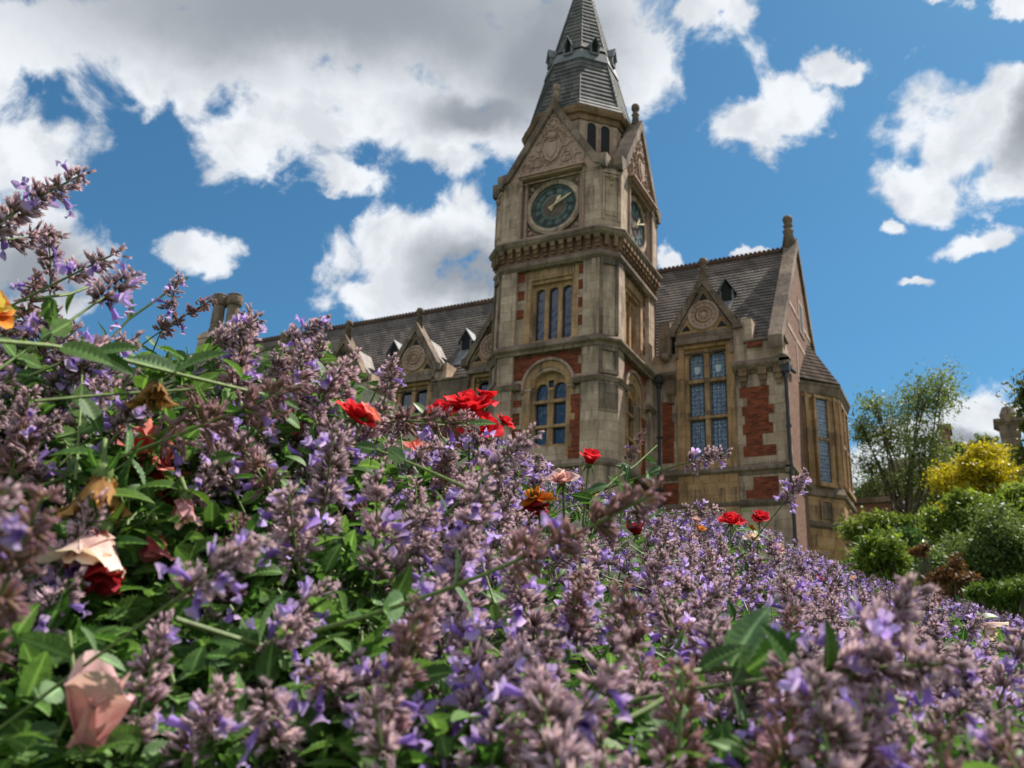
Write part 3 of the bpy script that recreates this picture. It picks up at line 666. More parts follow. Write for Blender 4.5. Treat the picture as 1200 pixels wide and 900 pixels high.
def dormer(cx, parent, glass, full=True):
    """gabled window bay: wall, coped gable with roundel, tiled roof behind, finial, mullioned window"""
    f = Frame(cx, YW-.06, 1, 0); zb, za = 13.66, 15.4
    m = MB(); f.poly(m, [(-.98, 13.3), (.98, 13.3), (.98, zb), (0, za), (-.98, zb)], -.35, 0); f.panel(m, -.98, .98, 0, 13.3, [(-.72, .72, 9.15, 13.1)], 0, .36)
    for s_ in (-1, 1): m.add([f.p(s_*.98, 0, 0), f.p(s_*.98, 0, -.35), f.p(s_*.98, 13.7, -.35), f.p(s_*.98, 13.7, 0)], [(0, 1, 2, 3)])
    gw = m.build('gabled_bay', MT['warm'], parent)
    m = MB(); f.box(m, .98, 1.5, 13.12, 13.9, -.9, -.02); m.build('parapet_end', MT['stone'], gw)
    w = MB(); f.poly(w, [(1.3, 13.7), (1.55, 13.95), (0, 15.3), (-1.3, 13.7)], -2.4, -.35)
    r = MB(); r.add([f.p(-1.2, 13.6, -.3), f.p(0, 15.45, -.3), f.p(0, 15.45, -2.2), f.p(-1.2, 13.6, -2.2), f.p(1.45, 13.66, -.3), f.p(1.45, 13.66, -2.2)], [(0, 1, 2, 3), (1, 4, 5, 2)]); r.build('dormer_roof', MT['tile'], gw)
    ck = MB(); f.box(ck, .99, 1.49, 12.3, 13.72, -1.4, -.35); ck.build('dormer_cheek', MT['dress'], gw)
    c = MB()
    for s_ in (-1, 1):
        f.poly(c, [(s_*1.32, 13.60), (s_*1.30, 13.85), (s_*1.14, 13.92), (0, 15.82), (0, 15.4), (s_*.98, 13.74), (s_*1.0, 13.58)], -.4, .12)
        f.poly(c, [(s_*.95, 13.72), (0, 15.32), (0, 15.22), (s_*.86, 13.72)], -.05, .06)
    f.box(c, -.98, .98, 13.36, 13.66, -.03, .02)
    co = c.build('coping', MT['ledge'], gw)
    px, py, _ = f.p(0, 0, -.12); fin = MB()
    fin.loft([[(px+r_*math.cos(2*PI*k/10), py+r_*math.sin(2*PI*k/10), z) for k in range(10)] for z, r_ in ((15.55, .17), (16.08, .10), (16.12, .15), (16.2, .07), (16.24, .13), (16.33, .165), (16.44, .13), (16.5, .03))]); fin.build('finial', MT['ledge'], co, True)
    k = MB(); f.torus(k, 0, 14.25, .49, .06, .03, 32, 8); f.torus(k, 0, 14.25, .22, .035, .04, 24, 6); f.ring(k, 0, 14.25, .3, .43, -.01, .045)
    for i in range(14): t = 2*PI*i/14; f.dome(k, .365*math.cos(t), 14.25+.365*math.sin(t), .05, .04, .05, 7, 2)
    f.dome(k, 0, 14.25, .1, .0, .1)
    for i in range(7): t = 2*PI*i/7; f.dome(k, .11*math.cos(t), 14.25+.11*math.sin(t), .05, .0, .06, 7, 2)
    k.build('roundel', MT['dress'], gw)
    tr = MB()
    for pts in ([(-.8, 13.74), (-.45, 13.74), (-.6, 13.98)], [(.8, 13.74), (.45, 13.74), (.6, 13.98)], [(-.17, 14.82), (.17, 14.82), (0, 15.1)]): f.poly(tr, pts, -.01, .006)
    tr.build('dark_panel', MT['dark'], gw)
    h = MB(); f.box(h, -.98, .98, 13.22, 13.36, -.02, .16); f.box(h, -.98, -.90, 12.75, 13.22, -.02, .1); f.box(h, .90, .98, 12.75, 13.22, -.02, .1); h.build('hood_mould', MT['ledge'], gw)
    dw = -.26; ls = ((-.58, -.04), (.19-.07, .66))
    ls = ((-.60, -.06), (.10, .66))
    rows = ((12.0, 13.0), (10.72, 11.85), (9.2, 10.6))
    def fr_(m):
        for a, b in ((-.72, -.60), (-.06, .10), (.66, .72)): f.box(m, a, b, 9.15, 13.1, dw-.06, dw+.14)
        for z0, z1 in ((11.87, 11.99), (10.6, 10.7), (9.15, 9.22)): f.box(m, -.72, .72, z0, z1, dw-.06, dw+.17)
        for a, b in ls: lancet_head(f, m, a, b, 12.72, 13.1, dw-.05, dw+.1)
    def extra(w):
        if not full: return
        g = MB()
        for a, b in ls:
            c_ = (a+b)/2; f.poly(g, [(c_-.1, 12.5), (c_+.1, 12.5), (c_+.1, 12.36), (c_+.07, 12.27), (c_, 12.22), (c_-.07, 12.27), (c_-.1, 12.36)], dw, dw+.006)
        g.build('glass_shield', MT['shield'], w)
        g = MB()
        for a, b in ls:
            for z0, z1 in rows:
                for q in (.0, .05):
                    f.box(g, a+q, a+q+.013, z0, z1, dw, dw+.014); f.box(g, b-q-.013, b-q, z0, z1, dw, dw+.014); 
                f.box(g, a, b, z0+.04, z0+.053, dw, dw+.014); f.box(g, a, b, z1-.05, z1-.037, dw, dw+.014)
                nn_ = 3 if z1 < 11 else 2
        g.build('leading', MT['dark'], w)
    sash(f, 'w', [(-.72, .72, 9.15, 13.1)], dw, glass, [fr_], gw, None, extra)
    return gw
def ledge_x(m, x0, x1, prof, y=YW):
    """moulding along a facade: profile (projection, z)"""
    n = len(prof); m.add([(x0, y-p, z) for p, z in prof]+[(x1, y-p, z) for p, z in prof], [tuple(range(n)), tuple(range(n, 2*n))[::-1]]+[(i, i+1, n+i+1, n+i) for i in range(n-1)])
def ledge_y(m, y0, y1, prof, x):
    n = len(prof); m.add([(x+p, y0, z) for p, z in prof]+[(x+p, y1, z) for p, z in prof], [tuple(range(n)), tuple(range(n, 2*n))[::-1]]+[(i, i+1, n+i+1, n+i) for i in range(n-1)])
XG = -5.33
wing = thing('library_wing', 'brick and limestone library wing right of the tower, with stained glass and an oriel', 'library', (-7.4, 32.6, 0))
def right_wing():
    f = Frame(-7.33, YW, 1, 0)
    m = MB(); m.box(-9.7, XG-.42, YW+.45, YB-.02, 0, 12.9)
    fs = Frame(0, YW, 1, 0); fs.panel(m, -9.7, -8.8, 0, 13.0, [], 0); fs.panel(m, -6.95, XG-.001, 0, 12.9, [], 0)
    m.build('wall', MT['stone'], wing)
    q = MB()                                                              # brick fields set in toothed stone
    rows = [(9.17, 9.52, -6.72, -5.69), (9.52, 9.9, -6.62, -6.1), (9.9, 10.25, -6.72, -5.76), (10.25, 10.55, -6.64, -5.88), (10.55, 10.85, -6.72, -5.70), (10.85, 11.15, -6.55, -5.86), (11.15, 11.5, -6.78, -5.83)]
    for z0, z1, a, b in rows: q.box(a, b, YW-.014, YW+.05, z0, z1)
    for z0, z1, a, b in ((9.17, 9.9, -9.4, -9.0), (9.9, 10.6, -9.4, -8.98), (10.6, 11.3, -9.4, -9.05)): q.box(a, b, YW-.014, YW+.05, z0, z1)
    q.box(-6.45, -5.68, YW-.014, YW+.05, 7.78, 8.5); q.box(-6.7, -6.455, YW-.014, YW+.05, 7.82, 8.1); q.box(-9.4, -8.6, YW-.014, YW+.05, 7.78, 8.5)
    q.box(-6.43, -5.95, YW-.2, YW-.1, 12.82, 13.0)
    q.build('brick_panel', MT['brick'], wing)
    dormer(-7.88, wing, MT['stained'])
    s_ = MB()
    ledge_x(s_, -9.5, XG+.12, [(-.1, 8.55), (.02, 8.57), (.06, 8.66), (.16, 8.72), (.16, 8.78), (.0, 8.95), (-.1, 8.95)])
    ledge_y(s_, YW-.16, 31.9, [(-.1, 8.55), (.02, 8.57), (.06, 8.66), (.16, 8.72), (.16, 8.78), (.0, 8.95), (-.1, 8.95)], XG)
    ledge_x(s_, -9.5, XG+.05, [(-.1, 7.55), (.04, 7.57), (.1, 7.66), (.1, 7.72), (.0, 7.8), (-.1, 7.8)])
    ledge_x(s_, -9.5, -8.86, [(-.1, 12.0), (.02, 12.05), (.2, 12.2), (.2, 12.28), (.05, 12.36), (-.1, 12.4)])
    ledge_x(s_, -6.95, XG+.22, [(-.1, 12.05), (.1, 12.07), (.2, 12.14), (.26, 12.2), (.26, 12.3), (.1, 12.42), (-.1, 12.44)])
    ledge_y(s_, YW-.26, YW+.35, [(-.1, 12.05), (.1, 12.07), (.2, 12.14), (.22, 12.2), (.22, 12.3), (.1, 12.42), (-.1, 12.44)], XG)
    ledge_x(s_, -6.55, XG+.14, [(-.4, 12.98), (.12, 13.0), (.2, 13.04), (.2, 13.1), (-.4, 13.28)], YW)
    s_.build('string_course', MT['ledge'], wing)
    p = MB(); p.box(-6.5, XG+.03, YW-.12, YW+.5, 12.4, 13.05); p.box(-6.9, -6.28, YW-.05, YW+.6, 12.3, 13.9)   # parapet
    p.build('parapet', MT['stone'], wing)
    c = MB()
    for x in (-6.62, -6.0, XG-.16): 
        c.box(x-.14, x+.14, YW-.16, YW, 11.86, 12.1); c.box(x-.11, x+.11, YW-.11, YW, 11.68, 11.86); c.box(x-.08, x+.08, YW-.06, YW, 11.52, 11.68)
    c.box(-6.9, XG-.02, YW-.05, YW, 11.95, 12.1)
    c.box(-9.2, -8.9, YW-.14, YW, 11.5, 12.05); c.box(-9.15, -8.95, YW-.1, YW, 11.2, 11.5)
    c.build('corbel', MT['corbel'], wing)
    c = MB(); fn = Frame(-9.22, YW-.1, 1, 0); c.box(-9.42, -9.02, YW-.25, YW+.3, 12.9, 14.1)
    fn.dome(c, 0, 12.85, .17, .0, .3); c.build('niche_shaft', MT['ledge'], wing)
    a_ = MB(); fa = Frame(-8, YW, 1, 0)                                   # blind arcade below the window
    for i in range(3):
        u = -.62+i*.56; fa.ring(a_, u, 8.22, .19, .25, -.01, .05, 0, 180, 10); fa.box(a_, u-.25, u-.19, 7.82, 8.22, -.01, .05); fa.box(a_, u+.19, u+.25, 7.82, 8.22, -.01, .05)
        fa.dome(a_, u, 8.5, .08, 0, .1)
    a_.build('blind_arcade', MT['warm'], wing)
    # ground-floor arches
    g = MB(); dk = MB()
    for cx, r in ((-7.6, 1.15),): 
        fg = Frame(cx, YW-.062, 1, 0); fg.ring(g, 0, 5.9, r, r+.16, -.01, .07, 0, 180, 24); fg.poly(dk, [(-r, 3), (r, 3)]+[(r*math.cos(PI*i/16), 5.9+r*math.sin(PI*i/16)) for i in range(17)], -.02, .012)
    fg = Frame(XG, 30.35, 0, 1); fg.ring(g, 0, 5.6, .62, .75, -.01, .08, 0, 180, 20); fg.box(g, -.75, -.62, 3, 5.6, -.01, .08); fg.box(g, .62, .75, 3, 5.6, -.01, .08)
    fg.poly(dk, [(-.62, 3), (.62, 3)]+[(.62*math.cos(PI*i/16), 5.6+.62*math.sin(PI*i/16)) for i in range(17)], -.02, .014)
    g.build('arch_moulding', MT['dress'], wing); dk.build('archway', MT['dark'], wing)
    # roof
    r = MB(); tiled_roof(r, -13.4, XG-.35, YW+.05, ZE, YR, ZR); tiled_roof(r, -13.4, XG-.35, YB, ZE, YR, ZR); ro = r.build('roof', MT['tile'], wing)
    k = MB(); cresting(k, -13.4, XG-.4, YR, ZR+.03); k.build('ridge_cresting', MT['ridge'], ro)
    y_ = YW+(15.9-ZE)/(ZR-ZE)*(YR-YW)*.80; lucarne(-7.55, 30.75, ro)
    # coped gable wall
    fg = Frame(XG, YR, 0, 1); w = MB()
    fg.poly(w, [(YW-YR+.03, 0), (YB-YR, 0), (YB-YR, 12.9), (0, ZR+.15), (YW-YR+.03, 12.9)], -.4, 0); gw = w.build('gable_wall', MT['brown_brick'], wing)
    c = MB(); 
    for s_, y0, dz in ((-1, YW-YR-.45, 0), (1, YB-YR+.1, 0)):
        fg.poly(c, [(y0, 12.62+dz), (0, ZR+.02), (0, ZR+.48), (y0, 13.05+dz)], -.36, .09)
    cp = c.build('coping', MT['ledge'], gw)
    c = MB(); c.loft([[(XG-.2+r_*math.cos(2*PI*k/8+.39), YR-.15+r_*math.sin(2*PI*k/8+.39), z) for k in range(8)] for z, r_ in ((18.0, .30), (18.75, .17), (18.82, .22), (18.9, .17), (18.98, .11), (19.05, .2), (19.15, .12), (19.22, .17), (19.34, .2), (19.46, .15), (19.52, .03))]); c.build('finial', MT['ledge'], cp, True)
    # stone bands, slit window, quoins on the gable wall
    b = MB(); U = lambda y: y-YR
    fg.box(b, U(32.25), U(32.42), 14.7, 15.9, -.01, .02); fg.box(b, U(33.0), U(33.17), 14.7, 15.9, -.01, .02); fg.box(b, U(32.25), U(33.17), 15.85, 16.0, -.01, .022); fg.box(b, U(32.2), U(33.2), 14.62, 14.74, -.01, .03)
    fg.box(b, U(30.4), U(32.2), 15.0, 15.18, -.01, .018); fg.box(b, U(33.2), U(34.6), 15.0, 15.18, -.01, .018)
    fg.box(b, U(30.0), U(35.6), 13.95, 14.12, -.01, .018); fg.box(b, U(31.4), U(31.55), 12.4, 14.0, -.01, .02)
    for i in range(12): fg.box(b, U(YW), U(YW+(.62 if i % 2 else .4)), 9.0+i*.31, 9.0+(i+1)*.31-.004, -.01, .016)
    fg.box(b, U(YW), U(YW+.9), 12.75, 12.92, -.01, .02)
    b.build('stone_dressing', MT['dress'], gw)
    v = MB(); fg.box(v, U(32.42), U(33.0), 14.74, 15.85, -.02, .012); v.build('slit_window', MT['dark'], gw)
right_wing()
def oriel():
    P = [(XG, 31.75), (-4.32, 32.9), (-4.32, 35.1), (XG, 36.25)]
    def ring(o, z):
        c = (XG-.2, 34.0); out = []
        for (x, y) in P:
            dx = (x-XG); k = 1+o/1.0
            out.append((XG+dx*k if dx > .01 else XG-.15, 34+(y-34)*(1+o/2.2), z))
        return out
    m = MB(); body = m; m.loft([ring(0, z) for z in (7.5, 12.2)])
    m.loft([ring(-.0, 7.6), ring(-.12, 6.9), ring(-.4, 6.1), ring(-.72, 5.2), ring(-.95, 4.6)])
    o = m.build('oriel', MT['warm'], wing)
    s_ = MB()
    s_.loft([ring(a, z) for a, z in ((-.02, 12.15), (.06, 12.2), (.1, 12.3), (.14, 12.45), (.18, 12.5), (.18, 12.6), (.0, 12.68))])
    s_.loft([ring(a, z) for a, z in ((-.02, 8.5), (.1, 8.56), (.12, 8.66), (.03, 8.85), (-.02, 9.0))]); s_.loft([ring(a, z) for a, z in ((-.02, 7.45), (.08, 7.5), (.1, 7.58), (.02, 7.68), (-.02, 7.7))])
    s_.build('oriel_cornice', MT['ledge'], o)
    r = MB(); n = 11
    for i in range(n):
        t0, t1 = i/n, (i+1.1)/n
        def rg(t, e, z): return [(XG+max(0, (x-XG)*(1-t)*1.18)+(e if x > XG+.1 else 0)-.02, 34+(y-34)*(1-t*.96)*1.1*(1+e), z) for x, y in P]
        r.loft([rg(t0, .012, 12.62+2.2*t0), rg(t0, .012, 12.64+2.2*t0), rg(min(t1, 1), 0, 12.62+2.2*min(t1, 1))])
    r.build('oriel_roof', MT['dark_tile'], o)
    for (x0, y0), (x1, y1) in zip(P, P[1:]):
        L = math.hypot(x1-x0, y1-y0); ux, uy = (x1-x0)/L, (y1-y0)/L; f = Frame((x0+x1)/2, (y0+y1)/2, ux, uy)
        h = L/2; w = .24 if L < 1.9 else .6
        us = ((-w+.02, w+.02),) if L < 1.9 else ((-.72, -.12), (.12, .72))
        for a, b in us:
            def fr_(m, f=f, a=a, b=b):
                f.box(m, a-.07, a, 9.0, 12.1, -.02, .09); f.box(m, b, b+.07, 9.0, 12.1, -.02, .09); f.box(m, a-.07, b+.07, 12.0, 12.12, -.02, .1); f.box(m, a, b, 10.5, 10.6, -.02, .07)
                f.poly(m, [(a-.1, 9.0), (b+.1, 9.0), (b+.1, 8.86), (a-.1, 8.86)], -.02, .16)
            sash(f, 'w', [(a, b, 9.0, 12.0)], .012, MT['stained'] if L < 1.9 else MT['glass'], [fr_], o)
        k = MB(); f.box(k, -h+.12, -h+.2, 9.0, 12.15, 0, .07); f.box(k, h-.2, h-.12, 9.0, 12.15, 0, .07)
        f.box(k, -.24, -.2, 7.75, 8.4, 0, .05); f.box(k, .2, .24, 7.75, 8.4, 0, .05); f.box(k, -.24, .24, 8.36, 8.4, 0, .05); k.build('oriel_shaft', MT['warm'], o)
        d = MB(); f.box(d, -.2, .2, 7.78, 8.36, -.02, .012); d.build('oriel_panel', MT['ledge'], o)
oriel()
def pipe(x, y, z0, z1, parent, gutter=None):
    m = MB(); m.tube([(x, y, z0), (x, y, z1)], .055, 8)
    for z in np.arange(z0+1, z1, 1.8): m.box(x-.08, x+.08, y-.06, y+.06, z, z+.08)
    m.box(x-.13, x+.13, y-.1, y+.1, z1-.05, z1+.25)
    if gutter: m.tube(gutter, .06, 6)
    m.build('drainpipe', MT['iron'], parent)
pipe(XG+.08, YW-.12, 0, 11.9, wing, [(XG+.08, YW-.12, 12.1), (XG+.1, YW+1.4, 12.35)])
pipe(-9.46, YW-.14, 0, 12.0, wing)
def left_wing():
    lw = thing('library_wing', 'long tile-roofed library wing left of the tower, with a row of small gables', 'library', (-24, 32.6, 0))
    m = MB(); m.box(-34.15, -14.0, YW+.45, YB-.02, 0, 12.9)
    fs = Frame(0, YW, 1, 0); xs = [-34.6]+[c+e for c in (-30.0, -26.5, -23.0, -19.5, -16.0) for e in (-.95, .95)]+[-14.0]
    for a, b in zip(xs[::2], xs[1::2]): fs.panel(m, a, b, 0, 13.0, [], 0)
    m.build('wall', MT['brick'], lw)
    p = MB(); [p.box(a, b, YW-.12, YW+.3, 12.3, 13.12) for a, b in zip(xs[::2], xs[1::2])]; p.build('parapet', MT['ledge'], lw)
    s_ = MB(); [ledge_x(s_, a, b, [(-.1, 12.0), (.1, 12.05), (.22, 12.16), (.22, 12.28), (-.1, 12.42)]) for a, b in zip(xs[::2], xs[1::2])]; ledge_x(s_, -34.6, -14, [(-.1, 8.55), (.02, 8.57), (.16, 8.72), (.0, 8.95), (-.1, 8.95)]); [ledge_x(s_, a, b, [(-.3, 13.1), (.2, 13.12), (.2, 13.2), (-.3, 13.3)]) for a, b in zip(xs[::2], xs[1::2])]
    s_.build('string_course', MT['ledge'], lw)
    r = MB(); tiled_roof(r, -34.4, -13.6, YW+.05, ZE, YR, ZR); tiled_roof(r, -34.4, -13.6, YB, ZE, YR, ZR); ro = r.build('roof', MT['tile'], lw)
    k = MB(); cresting(k, -34.4, -13.9, YR, ZR+.03); k.build('ridge_cresting', MT['ridge'], ro)
    for cx in (-16.0, -19.5, -23.0, -26.5, -30.0): dormer(cx, lw, MT['glass'], False)
    for x in (-18.1, -21.6, -25.1, -28.6): lucarne(x, 30.35, ro)
    fg = Frame(-34.6, YR, 0, 1); w = MB(); fg.poly(w, [(YW-YR, 0), (YB-YR, 0), (YB-YR, 12.9), (0, ZR+.2), (YW-YR, 12.9)], -.4, .1); w.build('gable_wall', MT['brick'], lw)
    c = MB()
    for y0 in (YW-YR-.4, YB-YR+.1): fg.poly(c, [(y0, 12.62), (0, ZR+.02), (0, ZR+.5), (y0, 13.1)], -.45, .15)
    c.build('coping', MT['ledge'], lw)
    ch = MB(); ch.box(-35.0, -33.2, YR-.55, YR+.55, 16.5, 18.6); ch.loft([[(-34.1+sx*a, YR+sy*b, z) for sx, sy in ((-1, -1), (1, -1), (1, 1), (-1, 1))] for z, a, b in ((18.6, .95, .6), (18.7, .95, .6), (19.0, .8, .45))])
    cs = ch.build('chimney_stack', MT['stone'], lw)
    for i, (x, y) in enumerate(((-34.35, YR-.1), (-33.6, YR+.15))):
        c = MB(); c.loft([[(x+r_*math.cos(2*PI*k/12), y+r_*math.sin(2*PI*k/12), z) for k in range(12)] for z, r_ in ((18.8, .42), (19.1, .38), (19.2, .33), (20.5, .31), (20.55, .4), (20.7, .43), (20.95, .43), (21.0, .38), (21.1, .40), (21.15, .33))]); c.build('chimney_pot', MT['ledge'], cs)
left_wing()
# ------------------------------------------------------------------ leaves and trees
def leaf_mat(name, dark, light, trans=.45, rough=.5, tint=None, spec=.35, vein=None):
    """colour runs along attribute G (one random number per leaf); R runs from base to tip"""
    m, t, L = mat(name); a = N(t, 'ShaderNodeAttribute', attribute_name='tv'); s = N(t, 'ShaderNodeSeparateColor'); L.new(a.outputs['Color'], s.inputs[0])
    oi = N(t, 'ShaderNodeObjectInfo')
    c = mixc(t, s.outputs[1], dark, light)
    if vein:
        gp = N(t, 'ShaderNodeNewGeometry'); nz = noise(t, gp.outputs['Position'], vein[1], 4, .6)
        c = mixc(t, .55, c, ramp(t, nz, [(.3, (.25, .25, .22)), (.7, (.8, .8, .75))]), 'OVERLAY')
        if vein[0]: c = mixc(t, ramp(t, s.outputs[2], [(.0, (.75,)*3), (.22, (0, 0, 0))]), c, tuple(min(1, x*2.2) for x in light))
    if tint: c = mixc(t, ramp(t, s.outputs[0], [(tint[1], (0, 0, 0)), (tint[2], (1, 1, 1))]), c, tint[0])
    hv = N(t, 'ShaderNodeHueSaturation'); L.new(c, hv.inputs['Color'])
    r_ = N(t, 'ShaderNodeMapRange'); L.new(oi.outputs['Random'], r_.inputs['Value']); r_.inputs['To Min'].default_value = .75; r_.inputs['To Max'].default_value = 1.25; L.new(r_.outputs[0], hv.inputs['Value'])
    c = hv.outputs['Color']
    o = N(t, 'ShaderNodeOutputMaterial'); p = N(t, 'ShaderNodeBsdfPrincipled'); L.new(c, p.inputs['Base Color']); p.inputs['Roughness'].default_value = rough; p.inputs['Specular IOR Level'].default_value = spec
    tr = N(t, 'ShaderNodeBsdfTranslucent'); L.new(mixc(t, 1.0, c, (1, 1, .75), 'MULTIPLY'), tr.inputs['Color'])
    mx = N(t, 'ShaderNodeMixShader'); mx.inputs[0].default_value = trans; L.new(p.outputs[0], mx.inputs[1]); L.new(tr.outputs[0], mx.inputs[2]); L.new(mx.outputs[0], o.inputs['Surface'])
    return m
def np_mesh(name, V, Fc, mt, parent=None, tv=None, smooth=False, fsize=4):
    me = bpy.data.meshes.new(name); V = np.asarray(V, 'f').reshape(-1, 3); Fc = np.asarray(Fc, 'i').reshape(-1, fsize)
    me.vertices.add(len(V)); me.vertices.foreach_set('co', V.ravel()); me.loops.add(Fc.size); me.loops.foreach_set('vertex_index', Fc.ravel())
    me.polygons.add(len(Fc)); me.polygons.foreach_set('loop_start', np.arange(0, Fc.size, fsize, dtype='i'))
    if smooth: me.polygons.foreach_set('use_smooth', np.ones(len(Fc), bool))
    if tv is not None:
        ca = me.attributes.new('tv', 'FLOAT_COLOR', 'POINT'); arr = np.ones((len(V), 4), 'f'); arr[:, :tv.shape[1]] = tv; ca.data.foreach_set('color', arr.ravel())
    me.update(calc_edges=True); me.materials.append(mt); o = bpy.data.objects.new(name, me); COL.objects.link(o)
    if parent is not None: o.parent = parent; o.matrix_parent_inverse = parent.matrix_basis.inverted()
    return o
def leaf_cloud(P, size, rng, aspect=.45, droop=0., var=.4, up=0.):
    """a folded leaf (two quads' worth of area) at every point"""
    n = len(P); d = rng.normal(size=(n, 3)); d[:, 2] -= droop; d /= np.linalg.norm(d, axis=1)[:, None]
    q = rng.normal(size=(n, 3)); q[:, 2] += up; w = np.cross(d, q); w /= np.linalg.norm(w, axis=1)[:, None]; nn = np.cross(w, d)
    s = (size*(1+var*rng.normal(size=n))).clip(size*.4, size*2)[:, None]
    b = P; tip = P+d*s; l = P+d*s*.45+w*s*aspect*.5+nn*s*.1; r = P+d*s*.45-w*s*aspect*.5+nn*s*.1
    V = np.stack([b, l, tip, r], 1); F_ = np.arange(4*n).reshape(n, 4)
    tv = np.zeros((n, 4, 2)); tv[:, 2, 0] = 1; tv[:, 1, 0] = tv[:, 3, 0] = .45; tv[:, :, 1] = rng.random(n)[:, None]
    return V.reshape(-1, 3), F_, tv.reshape(-1, 2)
BARK = flat_mat('grey_brown_bark', (.10, .08, .06), .9, .2, 0, .4, 6)
def twig_walk(mb, p, d, L, r, depth, rng, ends, spread=.6, droop=0.):
    p = np.array(p, float); d = np.array(d, float); d /= np.linalg.norm(d); n = 4; pts = [p.copy()]; rs = [r]
    for i in range(n):
        d = d+rng.normal(size=3)*.12; d[2] -= droop; d /= np.linalg.norm(d); p = p+d*L/n; pts.append(p.copy()); rs.append(r*(1-.45*(i+1)/n))
        if depth > 0 and i >= 1:
            for _ in range(rng.integers(1, 3)):
                dd = d+rng.normal(size=3)*spread; dd[2] += .15; twig_walk(mb, p, dd, L*rng.uniform(.5, .75), rs[-1]*.6, depth-1, rng, ends, spread, droop)
    mb.tube(pts, rs, 5 if r > .03 else 3, False); ends.append((p.copy(), pts[len(pts)//2].copy(), depth))
def make_tree(name, label, cat, base, clumps, leafm, nleaf, size, trunk=None, group=None, droop=0., aspect=.45, tight=.5, limbs=14, seed=1, trunk_r=.16, fork_at=.5):
    """clumps = ellipsoids (centre, rx, ry, rz) that the limbs reach for; leaves gather round twig ends inside them"""
    rng = np.random.default_rng(seed); base = np.array(base, float); t = thing(name, label, cat, tuple(base), group)
    top = np.mean([c[0] for c in clumps], 0); mb = MB(); fork = base+(top-base)*fork_at
    mb.tube([base, base+(fork-base)*.5+rng.normal(size=3)*.1, fork], [trunk_r, trunk_r*.8, trunk_r*.6], 8)
    pts = []
    for (c, rx, ry, rz) in clumps:
        c = np.array(c, float); ks = max(2, int(limbs*rx/np.mean([k[1] for k in clumps])/len(clumps)*2))
        for k in range(ks):
            e = c+rng.normal(size=3)*np.array([rx, ry, rz])*.42; mid = fork*.45+e*.55+rng.normal(size=3)*.15*rx; mid[2] -= abs(rz)*.15
            mb.tube([fork, mid, e], [trunk_r*.35, trunk_r*.2, trunk_r*.07], 4, False)
            for _ in range(5):
                e2 = e+rng.normal(size=3)*np.array([rx, ry, rz])*.28; mb.tube([e*.6+mid*.4, (e+e2)/2+rng.normal(size=3)*.05*rx, e2], [trunk_r*.08, trunk_r*.06, trunk_r*.03], 3, False)
                pts.append((e2, min(rx, rz)*tight))
    mb.build('trunk', BARK, t, fix=False)
    w = np.array([p[1] for p in pts]); idx = rng.choice(len(pts), nleaf, p=w/w.sum()); C_ = np.array([p[0] for p in pts])[idx]; S_ = w[idx][:, None]
    P = C_+rng.normal(size=(nleaf, 3))*S_*np.array([.55, .55, .42]); P[:, 2] -= droop*np.abs(rng.normal(size=nleaf))*S_[:, 0]
    V, F_, tv = leaf_cloud(P, size, rng, aspect, droop*1.5)
    # one tone per clump as well as per leaf
    cl = rng.random(len(pts))[idx]; tv[:, 1] = np.clip(tv[:, 1]*.5+np.repeat(cl, 4)*.5, 0, 1)
    np_mesh('crown', V, F_, leafm, t, tv); return t
def cl(x, y, D, rx, ry, dz=1.0):
    """an ellipsoid clump seen at (x, y), D metres off, rx by ry picture units across"""
    k = D/F_PX; return (at(x, y, D), rx*k, rx*k*dz, ry*k)
G_WILLOW = leaf_mat('feathery_green_leaf', (.06, .09, .025), (.20, .25, .08), .5)
G_YEL = leaf_mat('yellow_blossom', (.50, .40, .010), (.85, .72, .03), .45)
G_MID = leaf_mat('fresh_green_leaf', (.06, .10, .014), (.24, .32, .045), .55)
G_DARK = leaf_mat('dark_glossy_leaf', (.02, .05, .014), (.08, .15, .035), .35, .35)
G_GREY = leaf_mat('blue_green_leaf', (.05, .085, .022), (.19, .26, .07), .5)
G_RUST = leaf_mat('rust_red_leaf', (.09, .035, .014), (.24, .11, .04), .4)
G_JUN = leaf_mat('lime_juniper_leaf', (.07, .13, .012), (.19, .30, .035), .35)
def gnd(p): return (p[0], p[1], 0)
